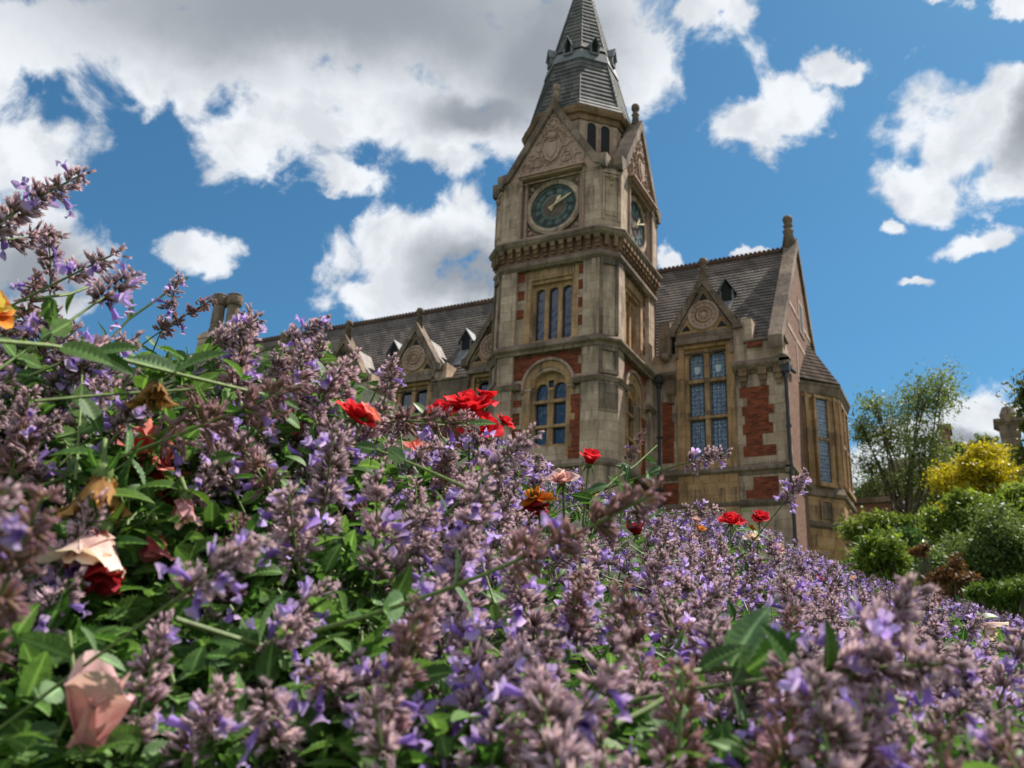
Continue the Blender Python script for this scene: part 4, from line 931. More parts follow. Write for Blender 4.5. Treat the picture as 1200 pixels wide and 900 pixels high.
# --- brick houses beyond the garden
def houses():
    h = thing('brick_house', 'distant brick house with a grey pitched roof behind the feathery tree', 'house', gnd(at_y(1090, 600, 58)))
    y0 = 58; f = Frame(0, y0, 1, 0)
    xs = [at_y(x, 600, y0)[0] for x in (1003, 1205)]; ze = at_y(1080, 578, y0)[2]; zr = at_y(1080, 536, y0+5)[2]; x0, x1 = xs[0], xs[1]+8
    m = MB(); m.box(x0, x1, y0, y0+10, 0, ze); m.build('wall', MT['brown_brick'], h)
    m = MB(); xa = at_y(1045, 560, y0)[0]
    m.add([(x0-.3, y0-.3, ze-.05), (x1, y0-.3, ze-.05), (x1, y0+5, zr), (xa, y0+5, zr), (x0-.3, y0+10.3, ze-.05), (x1, y0+10.3, ze-.05)], [(0, 1, 2, 3), (4, 5, 2, 3), (0, 3, 4)]); m.build('roof', MT['dark_tile'], h)
    c0, c1 = at_y(1101, 500, y0+4), at_y(1117, 540, y0+4); m = MB(); m.box(c0[0], c1[0], y0+3.6, y0+5, zr-1.5, c0[2]-.3); m.box(c0[0]-.12, c1[0]+.12, y0+3.5, y0+5.1, c0[2]-.35, c0[2]); m.box(c0[0]-.5, c1[0]+.1, y0+3.5, y0+5.1, zr-1, zr+.6); m.build('chimney', MT['brown_brick'], h)
    w0, w1 = at_y(1054, 588, y0), at_y(1075, 606, y0); fw = MB(); a, b, c, d = w0[0], w1[0], w1[2], w0[2]
    for q in ((a, a+.12, c, d), (b-.12, b, c, d), (a, b, d-.12, d), (a, b, c, c+.12), ((a+b)/2-.04, (a+b)/2+.04, c, d), (a, b, (c+d)/2-.04, (c+d)/2+.04)): fw.box(q[0], q[1], y0-.08, y0-.01, q[2], q[3])
    w = fw.build('window', MT['white'], h); g = MB(); g.box(a, b, y0-.03, y0-.02, c, d); g.build('pane', MT['glass'], w)
    g = MB(); p, q = at_y(1078, 546, y0-1), at_y(1098, 562, y0-1); 
    for s_, (u, v) in ((0, (p, at_y(1066, 562, y0-1))), (1, (p, q))): g.tube([u, v], .09, 4)
    g.build('bargeboard', MT['white'], h)
    # stone-quoined wing close behind the oriel
    y1 = 44.; h2 = thing('brick_building', 'small brick building with pale stone quoins just right of the oriel base', 'building', gnd(at_y(1015, 620, y1)))
    xa, xb = at_y(990, 600, y1)[0], at_y(1045, 600, y1)[0]; zt = at_y(1015, 588, y1)[2]; xq = at_y(1002, 600, y1)[0]
    m = MB(); m.box(xa, xb, y1, y1+8, 0, zt); m.build('wall', MT['brown_brick'], h2)
    m = MB(); z = 0; i = 0
    while z < zt-.4: m.box(xq-.2, xq+(.52 if i % 2 else .30), y1-.02, y1+.05, z, z+.34); z += .36; i += 1
    m.build('quoin', MT['warm'], h2)
    zl = at_y(1010, 630, y1)[2]; m = MB(); m.box(xa, xb, y1-.15, y1, zl, zl+.15); m.box(xa, xb, y1-.2, y1+8.2, zt-.1, zt+.15); m.build('string_course', MT['ledge'], h2)
    # ornate chimney at the right edge
    y2 = 52.; h3 = thing('chimney_stack', 'tapering dark chimney stack with a round pot at the right edge beside the overhanging branch', 'chimney', gnd(at_y(1186, 540, y2)))
    p = at_y(1187, 527, y2); tp = at_y(1187, 497, y2); pt = at_y(1186, 478, y2); m = MB()
    sq = lambda r_, z, c_: [(c_[0]+sx*r_, c_[1]+sy*r_, z) for sx, sy in ((-1, -1), (1, -1), (1, 1), (-1, 1))]
    m.loft([sq(.7, 0, p), sq(.40, p[2], p), sq(.5, tp[2]-.2, p), sq(.72, tp[2], p), sq(.72, tp[2]+.15, p)]); m.build('stack', MT['ledge'], h3)
    m = MB(); m.loft([[(p[0]+r_*math.cos(a*PI/5), p[1]+r_*math.sin(a*PI/5), z) for a in range(10)] for z, r_ in ((tp[2]+.15, .3), (tp[2]+.5, .42), (tp[2]+.9, .25), (pt[2]-.1, .3), (pt[2], .2))]); m.build('chimney_pot', MT['ledge'], h3)
houses()
make_tree('feathery_tree', 'tall airy tree with bare forking limbs between the oriel and the yellow tree', 'tree', gnd(at(1076, 640, 46)),
          [cl(1068, 470, 46, 34, 26), cl(1028, 478, 46, 24, 20), cl(1105, 480, 46, 22, 28), cl(1045, 505, 46, 32, 24), cl(1090, 515, 46, 34, 26), cl(1006, 505, 46, 14, 20), cl(1020, 545, 46, 26, 20), cl(1070, 555, 46, 46, 20), cl(1020, 572, 46, 26, 14), cl(1100, 590, 46, 22, 20), cl(1025, 600, 46, 14, 14)],
          G_WILLOW, 17000, .16, droop=.35, aspect=.34, limbs=17, seed=4, trunk_r=.26, tight=.75, fork_at=.72)
make_tree('laburnum_tree', 'rounded tree covered in bright yellow blossom on the right', 'tree', gnd(at(1150, 600, 36)),
          [cl(1150, 552, 36, 34, 18), cl(1122, 575, 36, 22, 22), cl(1180, 560, 36, 26, 16), cl(1150, 585, 36, 40, 22), cl(1190, 590, 36, 30, 24), cl(1135, 540, 36, 12, 8)],
          G_YEL, 30000, .10, aspect=.5, limbs=26, seed=6, tight=.5, droop=.2)
make_tree('leafy_tree', 'small green tree showing above the yellow tree and beside the chimney', 'tree', gnd(at(1150, 540, 48)),
          [cl(1152, 520, 48, 18, 9), cl(1130, 530, 48, 16, 10), cl(1172, 535, 48, 18, 10)], G_WILLOW, 1600, .2, limbs=8, seed=9)
make_tree('overhanging_tree', 'leafy branch of a tree reaching in at the right edge above the chimney', 'tree', gnd(at(1240, 600, 34)),
          [cl(1206, 462, 34, 9, 12), cl(1198, 480, 34, 7, 7), cl(1204, 505, 34, 7, 9), cl(1206, 535, 34, 9, 14), cl(1240, 480, 34, 26, 40), cl(1232, 540, 34, 26, 20)], leaf_mat('olive_leaf', (.05, .07, .015), (.18, .19, .04), .4), 4200, .17, limbs=14, seed=11)
SH = 'shrubs at the right behind the catmint'
def shrub(label, clumps, leafm, n, size, seed, **k):
    g = np.random.default_rng(seed+500); out = []
    for (c, rx, ry, rz) in clumps:                       # break every mound into uneven tufts, some standing proud
        for _ in range(5):
            d = g.normal(size=3); d /= np.linalg.norm(d); s = g.uniform(.28, .6); out.append((np.array(c)+d*np.array([rx, ry, rz])*g.uniform(.2, 1.2), rx*s, ry*s, rz*s*g.uniform(.8, 2.2)))
    clumps = out; return make_tree('garden_shrub', label, 'shrub', gnd(np.mean([c[0] for c in clumps], 0)), clumps, leafm, n, size, group=SH, seed=seed, trunk_r=.05, tight=.95, **k)
shrub('broad fresh-green shrub under the yellow tree at the right edge', [cl(1155, 600, 22, 34, 14), cl(1190, 590, 22, 30, 22), cl(1120, 615, 22, 34, 16), cl(1165, 630, 22, 44, 22), cl(1200, 640, 22, 34, 34), cl(1115, 645, 21, 36, 22), cl(1180, 668, 21, 40, 20)], G_MID, 50000, .095, 21, limbs=20)
shrub('mid-green shrub below the white window', [cl(1045, 615, 26, 26, 10), cl(1075, 620, 26, 34, 14), cl(1040, 640, 26, 30, 16), cl(1080, 645, 26, 30, 16)], G_MID, 26000, .10, 22, limbs=14)
shrub('dark glossy shrub close to the foot of the oriel', [cl(1020, 640, 20, 16, 16), cl(1015, 665, 20, 20, 16), cl(1045, 665, 20, 24, 18), cl(1062, 640, 21, 20, 12), cl(1000, 668, 20, 18, 12)], G_DARK, 20000, .085, 23, limbs=12)
shrub('light green shrub bulging beside the oriel foot', [cl(1020, 640, 18, 18, 12), cl(1035, 655, 18, 24, 14), cl(1020, 675, 18, 30, 14), cl(1050, 684, 18, 26, 10)], G_MID, 15000, .08, 24, limbs=10)
shrub('blue-green shrub with upright stems at the right', [cl(1140, 665, 17, 34, 30), cl(1185, 650, 17, 30, 34), cl(1165, 690, 17, 40, 20), cl(1110, 690, 17, 30, 20)], G_GREY, 42000, .07, 25, limbs=16)
shrub('rust-red leaved shrub amid the green shrubs', [cl(1120, 668, 14, 9, 14), cl(1100, 678, 14, 12, 9), cl(1133, 683, 14, 14, 10), cl(1078, 645, 14, 7, 6), cl(1110, 697, 14, 24, 8)], G_RUST, 2600, .055, 26, limbs=10)
shrub('low spreading lime-green juniper at the right edge', [cl(1175, 693, 8, 34, 6), cl(1200, 700, 8, 34, 8), cl(1160, 700, 8, 20, 5), cl(1225, 690, 8, 30, 10)], G_JUN, 15000, .035, 27, limbs=14, aspect=.25)
shrub('dark undergrowth shrub beneath the juniper', [cl(1175, 722, 9, 34, 14), cl(1205, 735, 9, 30, 24), cl(1150, 715, 10, 24, 10), cl(1190, 760, 9, 40, 20)], G_DARK, 16000, .07, 28, limbs=12)
# ------------------------------------------------------------------ the flower bed
def itp(x, tab): xs, ys = zip(*tab); return float(np.interp(x, xs, ys))
SIL = [(-300, 340), (0, 350), (60, 365), (130, 390), (200, 395), (250, 388), (300, 382), (350, 388), (400, 408), (450, 432), (520, 488), (600, 528), (680, 568), (760, 598), (850, 613), (900, 622), (950, 648), (1000, 672), (1050, 686), (1100, 698), (1150, 716), (1200, 730), (1500, 770)]
DT = [(-300, .85), (200, .85), (350, .88), (450, 1.0), (550, 1.2), (650, 1.5), (750, 1.9), (850, 2.3), (1000, 2.5), (1200, 2.3), (1500, 2.3)]
DB = [(-300, .50), (300, .47), (600, .40), (900, .40), (1500, .46)]
def surf(x, y):
    s = (y-itp(x, SIL))/(900-itp(x, SIL)); s = max(0, s); s = min(s, 1.0)**1.15
    return 1/((1-s)/itp(x, DT)+s/itp(x, DB))
def bed():
    m, t, L = mat('bed_soil'); g = N(t, 'ShaderNodeNewGeometry')
    c = mixc(t, noise(t, g.outputs['Position'], 60, 6, .7), (.012, .018, .008), (.05, .06, .02)); finish(t, c, .95, noise(t, g.outputs['Position'], 90, 5, .7), .8, .01)
    xs = np.linspace(-260, 1460, 44); ts = np.linspace(0, 1, 22); V = []; F_ = []
    for tt in ts:
        for x in xs:
            y = itp(x, SIL)+30+(1500-itp(x, SIL)-30)*tt; D = surf(x, min(y, 900))*1.10+.07; V.append(at(x, y, D)+RNG.normal(size=3)*.006)
    n = len(xs)
    back = [v*np.array([1.06, 1.06, 0]) for v in V[:n]]; front = [v*np.array([.9, .9, 0]) for v in V[-n:]]
    V = back+V+front; rows = len(ts)+2
    for j in range(rows-1):
        for i in range(n-1): F_.append((j*n+i, j*n+i+1, (j+1)*n+i+1, (j+1)*n+i))
    struct(np_mesh('flower_bed', V, F_, m, smooth=True))
bed()
# --- materials of the plants
M_CAL = leaf_mat('dusky_calyx', (.09, .06, .05), (.26, .16, .13), .36, .75, ((.60, .43, .53), .2, .95), .15, (False, 900))
M_CALB = leaf_mat('brown_calyx', (.17, .10, .07), (.36, .23, .15), .35, .8, ((.36, .20, .26), .5, 1.0), .15)
M_BLO = leaf_mat('lavender_blossom', (.25, .14, .53), (.48, .32, .84), .5, .6, ((.64, .49, .90), .7, 1.0), .2)
M_STEM = leaf_mat('green_stem', (.08, .13, .035), (.18, .24, .08), .1, .6, None, .25, (False, 260))
M_LEAF = leaf_mat('catmint_leaf', (.030, .085, .014), (.105, .19, .048), .42, .55, None, .25, (True, 220))
M_LEAFG = leaf_mat('grey_green_leaf', (.055, .12, .045), (.16, .25, .12), .35, .6, None, .2, (True, 220))
M_ROSELEAF = leaf_mat('rose_leaf_green', (.025, .075, .018), (.11, .20, .03), .42, .45, None, .25, (True, 120))
def frame_of(d, rng=None):
    d = np.asarray(d, float); d = d/np.linalg.norm(d); a = np.cross(d, [.3, .1, .95] if abs(d[2]) < .9 else [1, .2, 0]); a /= np.linalg.norm(a); return a, np.cross(d, a), d
class QB:
    """quads with per-vertex (along, random) values"""
    def __init__(s): s.V = []; s.F = []; s.T = []; s.n = 0
    def grid(s, P, T):
        """P: rows x cols x 3"""
        r, c = P.shape[:2]; s.V.append(P.reshape(-1, 3)); T = np.broadcast_to(T, (r, c, T.shape[-1])); T = T if T.shape[-1] == 3 else np.concatenate([T, np.ones((r, c, 1))], -1); s.T.append(T.reshape(-1, 3))
        i, j = np.meshgrid(np.arange(r-1), np.arange(c-1), indexing='ij'); a = s.n+i*c+j
        s.F.append(np.stack([a, a+1, a+c+1, a+c], -1).reshape(-1, 4)); s.n += r*c
    def arrays(s): return np.concatenate(s.V), np.concatenate(s.F), np.concatenate(s.T)
    def build(s, name, mt, parent=None, smooth=True): V, F_, T = s.arrays(); return np_mesh(name, V, F_, mt, parent, T, smooth)
def calyx(q, p, d, L, w, rng, hi=True):
    a, b, d = frame_of(d); ns = 5 if hi else 3
    prof = ((0, .4), (.3, .95), (.75, 1.0), (1.0, .9)) if hi else ((0, .5), (.5, 1.1), (1.15, .55))
    an = np.linspace(0, 2*PI, ns+1)+rng.random()*6; ring = np.cos(an)[:, None]*a+np.sin(an)[:, None]*b; bend = a*rng.normal()*.12*L
    P = np.stack([p+d*L*t+bend*t*t+ring*w*r for t, r in prof]); rn = rng.random()
    T = np.stack([np.stack([np.full(ns+1, min(t, 1.)), np.full(ns+1, rn)], -1) for t, r in prof]); q.grid(P, T)
    if hi:
        for k in range(ns):   # teeth
            am = (an[k]+an[k+1])/2; rm = math.cos(am)*a+math.sin(am)*b; tip = p+d*L*1.32+bend*1.4+rm*w*1.25
            P = np.stack([np.stack([p+d*L+bend+ring[k]*w*.9, p+d*L+bend+ring[k+1]*w*.9]), np.stack([tip, tip+(ring[k+1]-ring[k])*w*.12])]); q.grid(P, np.array([1., rn]))
def blossom(q, p, d, L, rng, hi=True):
    a, b, d = frame_of(d); dn = np.array([0, 0, -1.]); dn = dn-d*dn@d
    dn = dn/np.linalg.norm(dn) if np.linalg.norm(dn) > .2 else b; sd = np.cross(d, dn); rn = rng.random()
    ns = 6 if hi else 3; an = np.linspace(0, 2*PI, ns+1); rows = ((0, .07), (.45, .10), (.8, .19), (1.0, .22)) if hi else ((0, .09), (1.0, .26))
    P = np.stack([p+d*L*t+dn*L*.18*t*t+(np.cos(an)[:, None]*dn+np.sin(an)[:, None]*sd)*L*r for t, r in rows])
    T = np.stack([np.stack([np.full(ns+1, t*.6), np.full(ns+1, rn)], -1) for t, r in rows]); q.grid(P, T)
    m_ = p+d*L+dn*L*.18
    # lower lip: a scooped fan; upper lip: two small lobes
    nu = 5 if hi else 2; us = np.linspace(-1, 1, nu); vs_ = np.linspace(0, 1, 4 if hi else 2)
    P = np.zeros((len(vs_), nu, 3))
    for i, v in enumerate(vs_):
        for j, u in enumerate(us):
            wv = (.15+.26*math.sin(min(v*1.15, 1)*PI*.62)); ed = 1-.22*abs(u)*(v > .9)+(.08*math.cos(u*PI*3) if v > .9 else 0)
            P[i, j] = m_+sd*u*L*wv+dn*L*(.12+.42*v*ed)+d*L*(.06+.34*math.sin(v*PI*.6)-.28*v*v+.20*u*u)
    q.grid(P, np.stack([np.stack([np.full(nu, .7+.3*v), np.full(nu, rn)], -1) for v in vs_]))
    for s in (-1, 1):
        P = np.stack([np.stack([m_-dn*L*.2, m_-dn*L*.16+sd*s*L*.24]), np.stack([m_-dn*L*.42+d*L*.16+sd*s*L*.04, m_-dn*L*.38+d*L*.14+sd*s*L*.27])]); q.grid(P, np.array([.85, rn]))
def leafmesh(q, p, d, nrm, L, W, rng, nseg=9, serr=.16, droop=.3, fold=.25, tone=None):
    """serrated leaf: midrib from p along d, upper side nrm"""
    d = np.asarray(d, float)/np.linalg.norm(d); nrm = np.asarray(nrm, float); nrm = nrm-d*(nrm@d); nrm /= np.linalg.norm(nrm)+1e-9; sd = np.cross(d, nrm); rn = rng.random() if tone is None else tone
    k = nseg*2+1 if serr else nseg+1; ts = np.linspace(0, 1, k); P = np.zeros((k, 5, 3)); T = np.zeros((k, 5, 3)); T[:, :, 1] = rn; T[:, :, 2] = np.array([1, .5, 0, .5, 1])
    for i, t in enumerate(ts):
        w = W*.5*(math.sin(PI*min(1, t**.62))**.8 if 0 < t < 1 else 0); w *= (1+(serr if i % 2 else -serr*.4)) if serr else 1
        c = p+d*L*(t-.10*droop*t*t)-nrm*L*droop*t*t*.5; puff = .05*L*(1 if i % 2 else -.6)*(1 if serr else 0)*math.sin(PI*t)*.35
        for j, u in enumerate((-1, -.5, 0, .5, 1)):
            P[i, j] = c+sd*w*u*(1-.1*abs(u))+nrm*(abs(u)*w*fold*(1.2-.5*abs(u))+(puff if u in (-.5, .5) else 0))+d*abs(u)*w*.25
        T[i, :, 0] = t
    q.grid(P, T)
def stalk(q, pts, rad, ns=5, tone=.5):
    pts = [np.asarray(p, float) for p in pts]; an = np.linspace(0, 2*PI, ns+1); rows = []
    for i, p in enumerate(pts):
        a, b, _ = frame_of(pts[min(i+1, len(pts)-1)]-pts[max(0, i-1)]); r = rad[i] if hasattr(rad, '__len__') else rad; rows.append(p+(np.cos(an)[:, None]*a+np.sin(an)[:, None]*b)*r)
    q.grid(np.stack(rows), np.array([.5, tone]))
def spine(p, d, L, bend, n=7):
    p = np.asarray(p, float); d = np.asarray(d, float); return [p+d*L*t+bend*(t*t) for t in np.linspace(0, 1, n)]
def whorl_geo(qc, qb, p, axis, size, rng, nc, nb, hi=True, open_=1.0):
    a, b, ax = frame_of(axis); side = rng.random()*PI
    for k in range(nc):
        th = side+(PI if k % 2 else 0)+rng.normal()*.75; el = rng.uniform(-.3, 1.2); rd = math.cos(th)*a+math.sin(th)*b
        d = rd*math.cos(el)*open_+ax*(math.sin(el)+.12)+rng.normal(size=3)*.12; L = size*.56*rng.uniform(.7, 1.25)
        calyx(qc, p+rd*size*.50*rng.random()**.7+ax*size*rng.uniform(-.5, .5), d, L, L*rng.uniform(.15, .22), rng, hi)
    for k in range(nb):
        th = rng.random()*2*PI; rd = math.cos(th)*a+math.sin(th)*b; d = rd+ax*rng.uniform(-.1, .7)
        d /= np.linalg.norm(d); blossom(qb, p+rd*size*.35+ax*size*rng.uniform(-.2, .3), d, size*rng.uniform(.92, 1.2), rng, hi)
def whorl_plan(L, rng, top=.011):
    """distances from the tip of each whorl and their sizes"""
    out = []; s = .002; k = 0
    while s < L and k < 7:
        out.append((s, .0085+.0045*min(1, k/2.5))); s += top+k*.0042*rng.uniform(.7, 1.3)+.001; k += 1
    return out
def proto_spike(seed, brown=False):
    rng = np.random.default_rng(seed); t = thing('catmint_spike', 'catmint flower spike', 'flower spike', (0, 0, 0), 'catmint flower spikes rising from the bed')
    H = rng.uniform(.17, .23); t['height'] = H; bend = np.array([rng.normal(), rng.normal(), 0])*.02; sp = spine((0, 0, 0), (0, 0, 1), H, bend, 8)
    f = lambda s: np.array([np.interp(s, np.linspace(0, H, 8), [p[i] for p in sp]) for i in range(3)])
    q = QB(); stalk(q, sp, list(np.linspace(.0014, .0008, 8))); q.build('stem', M_STEM, t)
    for s, size in whorl_plan(rng.uniform(.05, .11), rng, rng.uniform(.0075, .0125)):
        z = H-s; q = QB(); b = QB(); ax = f(min(z+.01, H))-f(z-.01); nb = int(rng.choice([[0, 1, 1, 2, 3], [0, 0, 1, 1, 2], [1, 2, 3, 4, 6], [0, 0, 0, 1, 1]][seed % 4])) if s > .006 else 0
        whorl_geo(q, b, f(z), ax, size, rng, int(rng.integers(26, 38)) if s > .005 else 16, nb, True, 1 if s > .004 else .6); w = q.build('whorl', M_CALB if brown else M_CAL, t)
        if b.n: b.build('blossom', M_BLO, w)
    for k, z in enumerate((H-.105, H-.14)):
        th = rng.random()*PI
        for e in (0, PI):
            q = QB(); d = np.array([math.cos(th+e), math.sin(th+e), .45]); leafmesh(q, f(z), d, (0, 0, 1), rng.uniform(.017, .026), rng.uniform(.012, .016), rng, 7); q.build('leaf', M_LEAFG, t)
    return t
def hide_away(t):
    pass
def copy_thing(root):
    r = root.copy(); COL.objects.link(r)
    for ch in root.children:
        c = ch.copy(); COL.objects.link(c); c.parent = r
        for g in ch.children:
            d = g.copy(); COL.objects.link(d); d.parent = c
    return r
protos = [proto_spike(100+i, i % 4 == 3) for i in range(14)]; used = set()
def place_spike(k, tipp, d, scale, label, spin):
    """stand a copy so that its tip is at tipp and it grows along d"""
    src = protos[k % len(protos)]; o = src if k % len(protos) not in used and not src.get('used') else copy_thing(src)
    if o is src: used.add(k % len(protos))
    d = Vector(d).normalized(); Q = d.to_track_quat('Z', 'Y') @ Matrix.Rotation(spin, 3, 'Z').to_quaternion()
    H = src['height']*scale; base = Vector(tipp)-d*H
    o.matrix_basis = Matrix.Translation(base) @ Q.to_matrix().to_4x4() @ Matrix.Diagonal((scale, scale, scale, 1)); o['label'] = label; return o
UPV = np.array([0, 0, 1.])
def region_label(x, y, D):
    """where in the picture's own terms a spike stands"""
    if y < itp(x, SIL)+22: 
        if x < 330: w = 'against the sky at the left above the green stems'
        elif x < 560: w = 'in front of the left wing roof and its small gables'
        elif x < 790: w = 'rising in front of the foot of the clock tower'
        elif x < 950: w = 'rising in front of the stained-glass window wing'
        else: w = 'on the crest of the bed before the green shrubs'
    elif D < .5: w = ('blurred close to the lens at the lower left among leaves', 'blurred close to the lens along the bottom middle', 'blurred close to the lens at the lower right')[0 if x < 400 else 1 if x < 800 else 2]
    elif D < .75: w = ('half-way down the leafy left side of the bed', 'in the dense middle of the bed below the red roses', 'in the middle of the right side of the bed')[0 if x < 400 else 1 if x < 800 else 2]
    elif x < 450: w = 'around the withered roses on the left'
    elif x < 760: w = 'around the single red rose before the tower foot'
    else: w = 'far back on the bed below the row of distant roses'
    return 'mauve catmint flower spike '+w
# hand-placed spikes: tip (x, y), base direction end (x, y), distance, proto, scale, words
HERO = [((42, 158), (-25, 240), .86, 1, 1.05, 'dark catmint spike highest against the sky at the left edge'),
        ((80, 226), (-30, 290), .84, 2, 1.05, 'dark purple catmint spike second from the top against the sky at the left'),
        ((60, 255), (-50, 280), .90, 4, .95, 'short catmint spike crossing behind the second sky spike at the left edge'),
        ((133, 288), (30, 345), .82, 0, 1.05, 'catmint spike with violet blossoms leaning right below the two top spikes'),
        ((90, 262), (60, 380), .88, 5, .8, 'small upright catmint spike between the sky spikes at the left'),
        ((172, 320), (80, 380), .80, 6, 1.0, 'catmint spike leaning right whose tip reaches the small cloud at the left'),
        ((105, 350), (20, 420), .80, 2, 1.0, 'catmint spike above the long green stem at the left edge'),
        ((222, 330), (130, 430), .98, 7, .75, 'thin catmint spike standing alone against blue sky left of the chimney'),
        ((232, 345), (170, 440), .95, 1, .7, 'small catmint spike beside the thin lone one against blue sky'),
        ((60, 315), (20, 420), .85, 3, .8, 'brownish catmint spike at the left edge under the sky spikes'),
        ((315, 388), (230, 430), .85, 4, .9, 'catmint spike leaning right just right of the chimney pots'),
        ((390, 388), (300, 420), .95, 6, .9, 'catmint spike reaching in front of the left roof ridge'),
        ((350, 470), (200, 520), .62, 3, 1.1, 'long brown catmint spike lying across the left of the bed'),
        ((525, 458), (395, 492), .78, 3, 1.15, 'pale brown catmint spike lying level just left of the big red roses'),
        ((420, 420), (380, 520), .80, 0, 1.0, 'catmint spike standing before the second small gable of the left wing'),
        ((455, 412), (440, 520), .86, 5, .7, 'small catmint spike pointing up at the small gable with a roundel'),
        ((845, 515), (715, 570), 1.15, 4, 1.05, 'long catmint spike pointing right across the stained-glass window'),
        ((765, 520), (700, 590), 1.2, 7, .55, 'short catmint sprig below the long one crossing the window'),
        ((822, 578), (740, 610), 1.6, 2, 1.1, 'purple catmint spike lying level below the stained-glass window'),
        ((950, 562), (880, 640), 1.5, 6, 1.1, 'catmint spike leaning right in front of the drainpipe and oriel'),
        ((968, 648), (955, 720), 1.5, 1, .85, 'round-headed catmint spike standing up before the foot of the oriel'),
        ((640, 528), (600, 590), 1.0, 5, .7, 'small lilac catmint spike before the arched tower window'),
        ((560, 545), (540, 680), .62, 0, 1.05, 'upright dusky catmint spike directly below the big red roses'),
        ((1042, 672), (985, 770), .46, 6, 1.0, 'large blurred catmint spike close to the lens left of the red-leaved shrub'),
        ((20, 560), (-20, 700), .42, 3, .9, 'large blurred catmint spike at the left edge of the picture'),
        ((50, 650), (-30, 690), .40, 1, .8, 'very blurred catmint spike pointing right at the left edge'),
        ((790, 655), (620, 690), .50, 7, 1.1, 'blurred mauve catmint spike lying level right of the crimson bud'),
        ((520, 590), (470, 700), .60, 2, 1.0, 'dusky catmint spike left of the upright one below the roses'),
        ((620, 500), (560, 560), .75, 4, .9, 'catmint spike right of the red rose cluster'),
        ((1130, 730), (1000, 760), .45, 5, 1.0, 'large blurred catmint spike lying level at the right'),
        ((700, 740), (640, 850), .42, 0, 1.0, 'large blurred catmint spike with violet blossoms bottom centre'),
        ((285, 398), (240, 470), .90, 9, .9, 'catmint spike just right of the chimney pots, before the end of the left roof'),
        ((305, 384), (270, 470), .88, 11, .9, 'upright catmint spike before the far end of the left roof ridge'),
        ((333, 382), (300, 470), .90, 8, .9, 'catmint spike hiding the far small gables of the left wing'),
        ((352, 395), (345, 480), .92, 12, .9, 'catmint spike just left of where the left roof comes into clear view'),
        ((268, 420), (250, 500), .86, 10, .9, 'catmint spike directly below the chimney pots'),
        ((318, 410), (300, 500), .80, 13, .95, 'dense catmint spike below the far end of the left roof'),
        ((290, 620), (190, 700), .45, 6, .8, 'blurred open catmint spike beside the pink and white drooping rose')]
for i, (a, b, D, k, sc, lab) in enumerate(HERO):
    p = at(a[0], a[1], D); q_ = at(b[0], b[1], D*(1.0+RNG.normal()*.05)); place_spike(k, p, p-q_, sc, lab, RNG.random()*6)
# scattered spikes; the roses and the long spikes keep a little room round them
CLEAR = [(548, 470, 42), (512, 478, 22), (562, 494, 26), (594, 490, 16), (424, 482, 30), (693, 535, 26), (744, 618, 22), (693, 578, 12), (658, 556, 16), (624, 585, 26), (626, 605, 22), (651, 630, 14), (675, 638, 9), (816, 610, 16), (857, 606, 22), (893, 606, 22), (885, 626, 14), (912, 640, 13),
         (965, 676, 12), (982, 678, 10), (999, 677, 10), (205, 535, 42), (178, 565, 34), (108, 655, 42), (112, 690, 30), (115, 590, 34), (180, 475, 24), (182, 645, 24), (214, 603, 22), (110, 828, 48), (0, 352, 30), (348, 500, 14), (492, 522, 14), (468, 556, 14), (1163, 738, 30), (150, 640, 30)]
pts = []; cand = 0; hash_ = {}
rs = np.random.default_rng(11)
while cand < 60000:
    cand += 1; x = rs.uniform(-60, 1260); y = rs.uniform(300, 1010); s0 = itp(x, SIL)
    D = surf(x, min(y, 900))
    if y < s0+.045*F_PX/D*(.6 if x < 130 else .9): continue
    if any(((x-u)/(w*1.15))**2+((y-v+(28 if y > 520 or u < 300 else 5))/(w+(48 if y > 520 or u < 300 else 14)))**2 < 1 for u, v, w in CLEAR): continue
    sp_ = .038*F_PX/D*.54
    if x < 430 and y > 590: sp_ *= 1.9
    elif x < 300 and y > 420: sp_ *= 1.3
    if (x-655)**2/60**2+(y-590)**2/55**2 < 1 or (x-150)**2/75**2+(y-620)**2/90**2 < 1: sp_ *= 2.2
    if any((x-u)**2+(y-v)**2 < (sp_*.5+w*.5)**2 for u, v, w, _ in pts[-4000:]): continue
    pts.append((x, y, sp_, D))
pts.sort(key=lambda p: p[3]); NIND = 300-len(HERO)
near, far = pts[:NIND], pts[NIND:]
print('spikes', len(pts), 'far', len(far), 'D split', near[-1][3])
def grow_dir(x, rng):
    lean = AR*(.75 if x < 250 else .35)*(1 if rng.random() < .7 else -1)
    d = UPV*1.0+lean*rng.uniform(0, 1)+rng.normal(size=3)*np.array([.45, .45, .12]); return d/np.linalg.norm(d)
LANDM = [('the biggest red rose', 548, 466), ('the lone two-lobed red rose', 424, 480), ('the free-standing red rose', 693, 533), ('the crimson bud', 744, 618), ('the curled orange rose', 624, 575), ('the middle rose of the distant row', 857, 606), ('the low round red rose', 965, 676),
         ('the coral rose', 205, 530), ('the faded white rose', 108, 655), ('the brown dried rose', 115, 590), ('the big pale pink rose', 112, 828), ('the limp pale petals', 1163, 738), ('the long stem at the left', 215, 440), ('the arching green stem', 850, 783), ('the peach rosebud', 651, 628), ('the orange withered rose', 180, 470)]
ORD = ['first', 'second', 'third', 'fourth', 'fifth', 'sixth', 'seventh', 'eighth', 'ninth', 'tenth', 'eleventh', 'twelfth', 'thirteenth', 'fourteenth', 'fifteenth', 'sixteenth', 'seventeenth', 'eighteenth', 'nineteenth', 'twentieth']
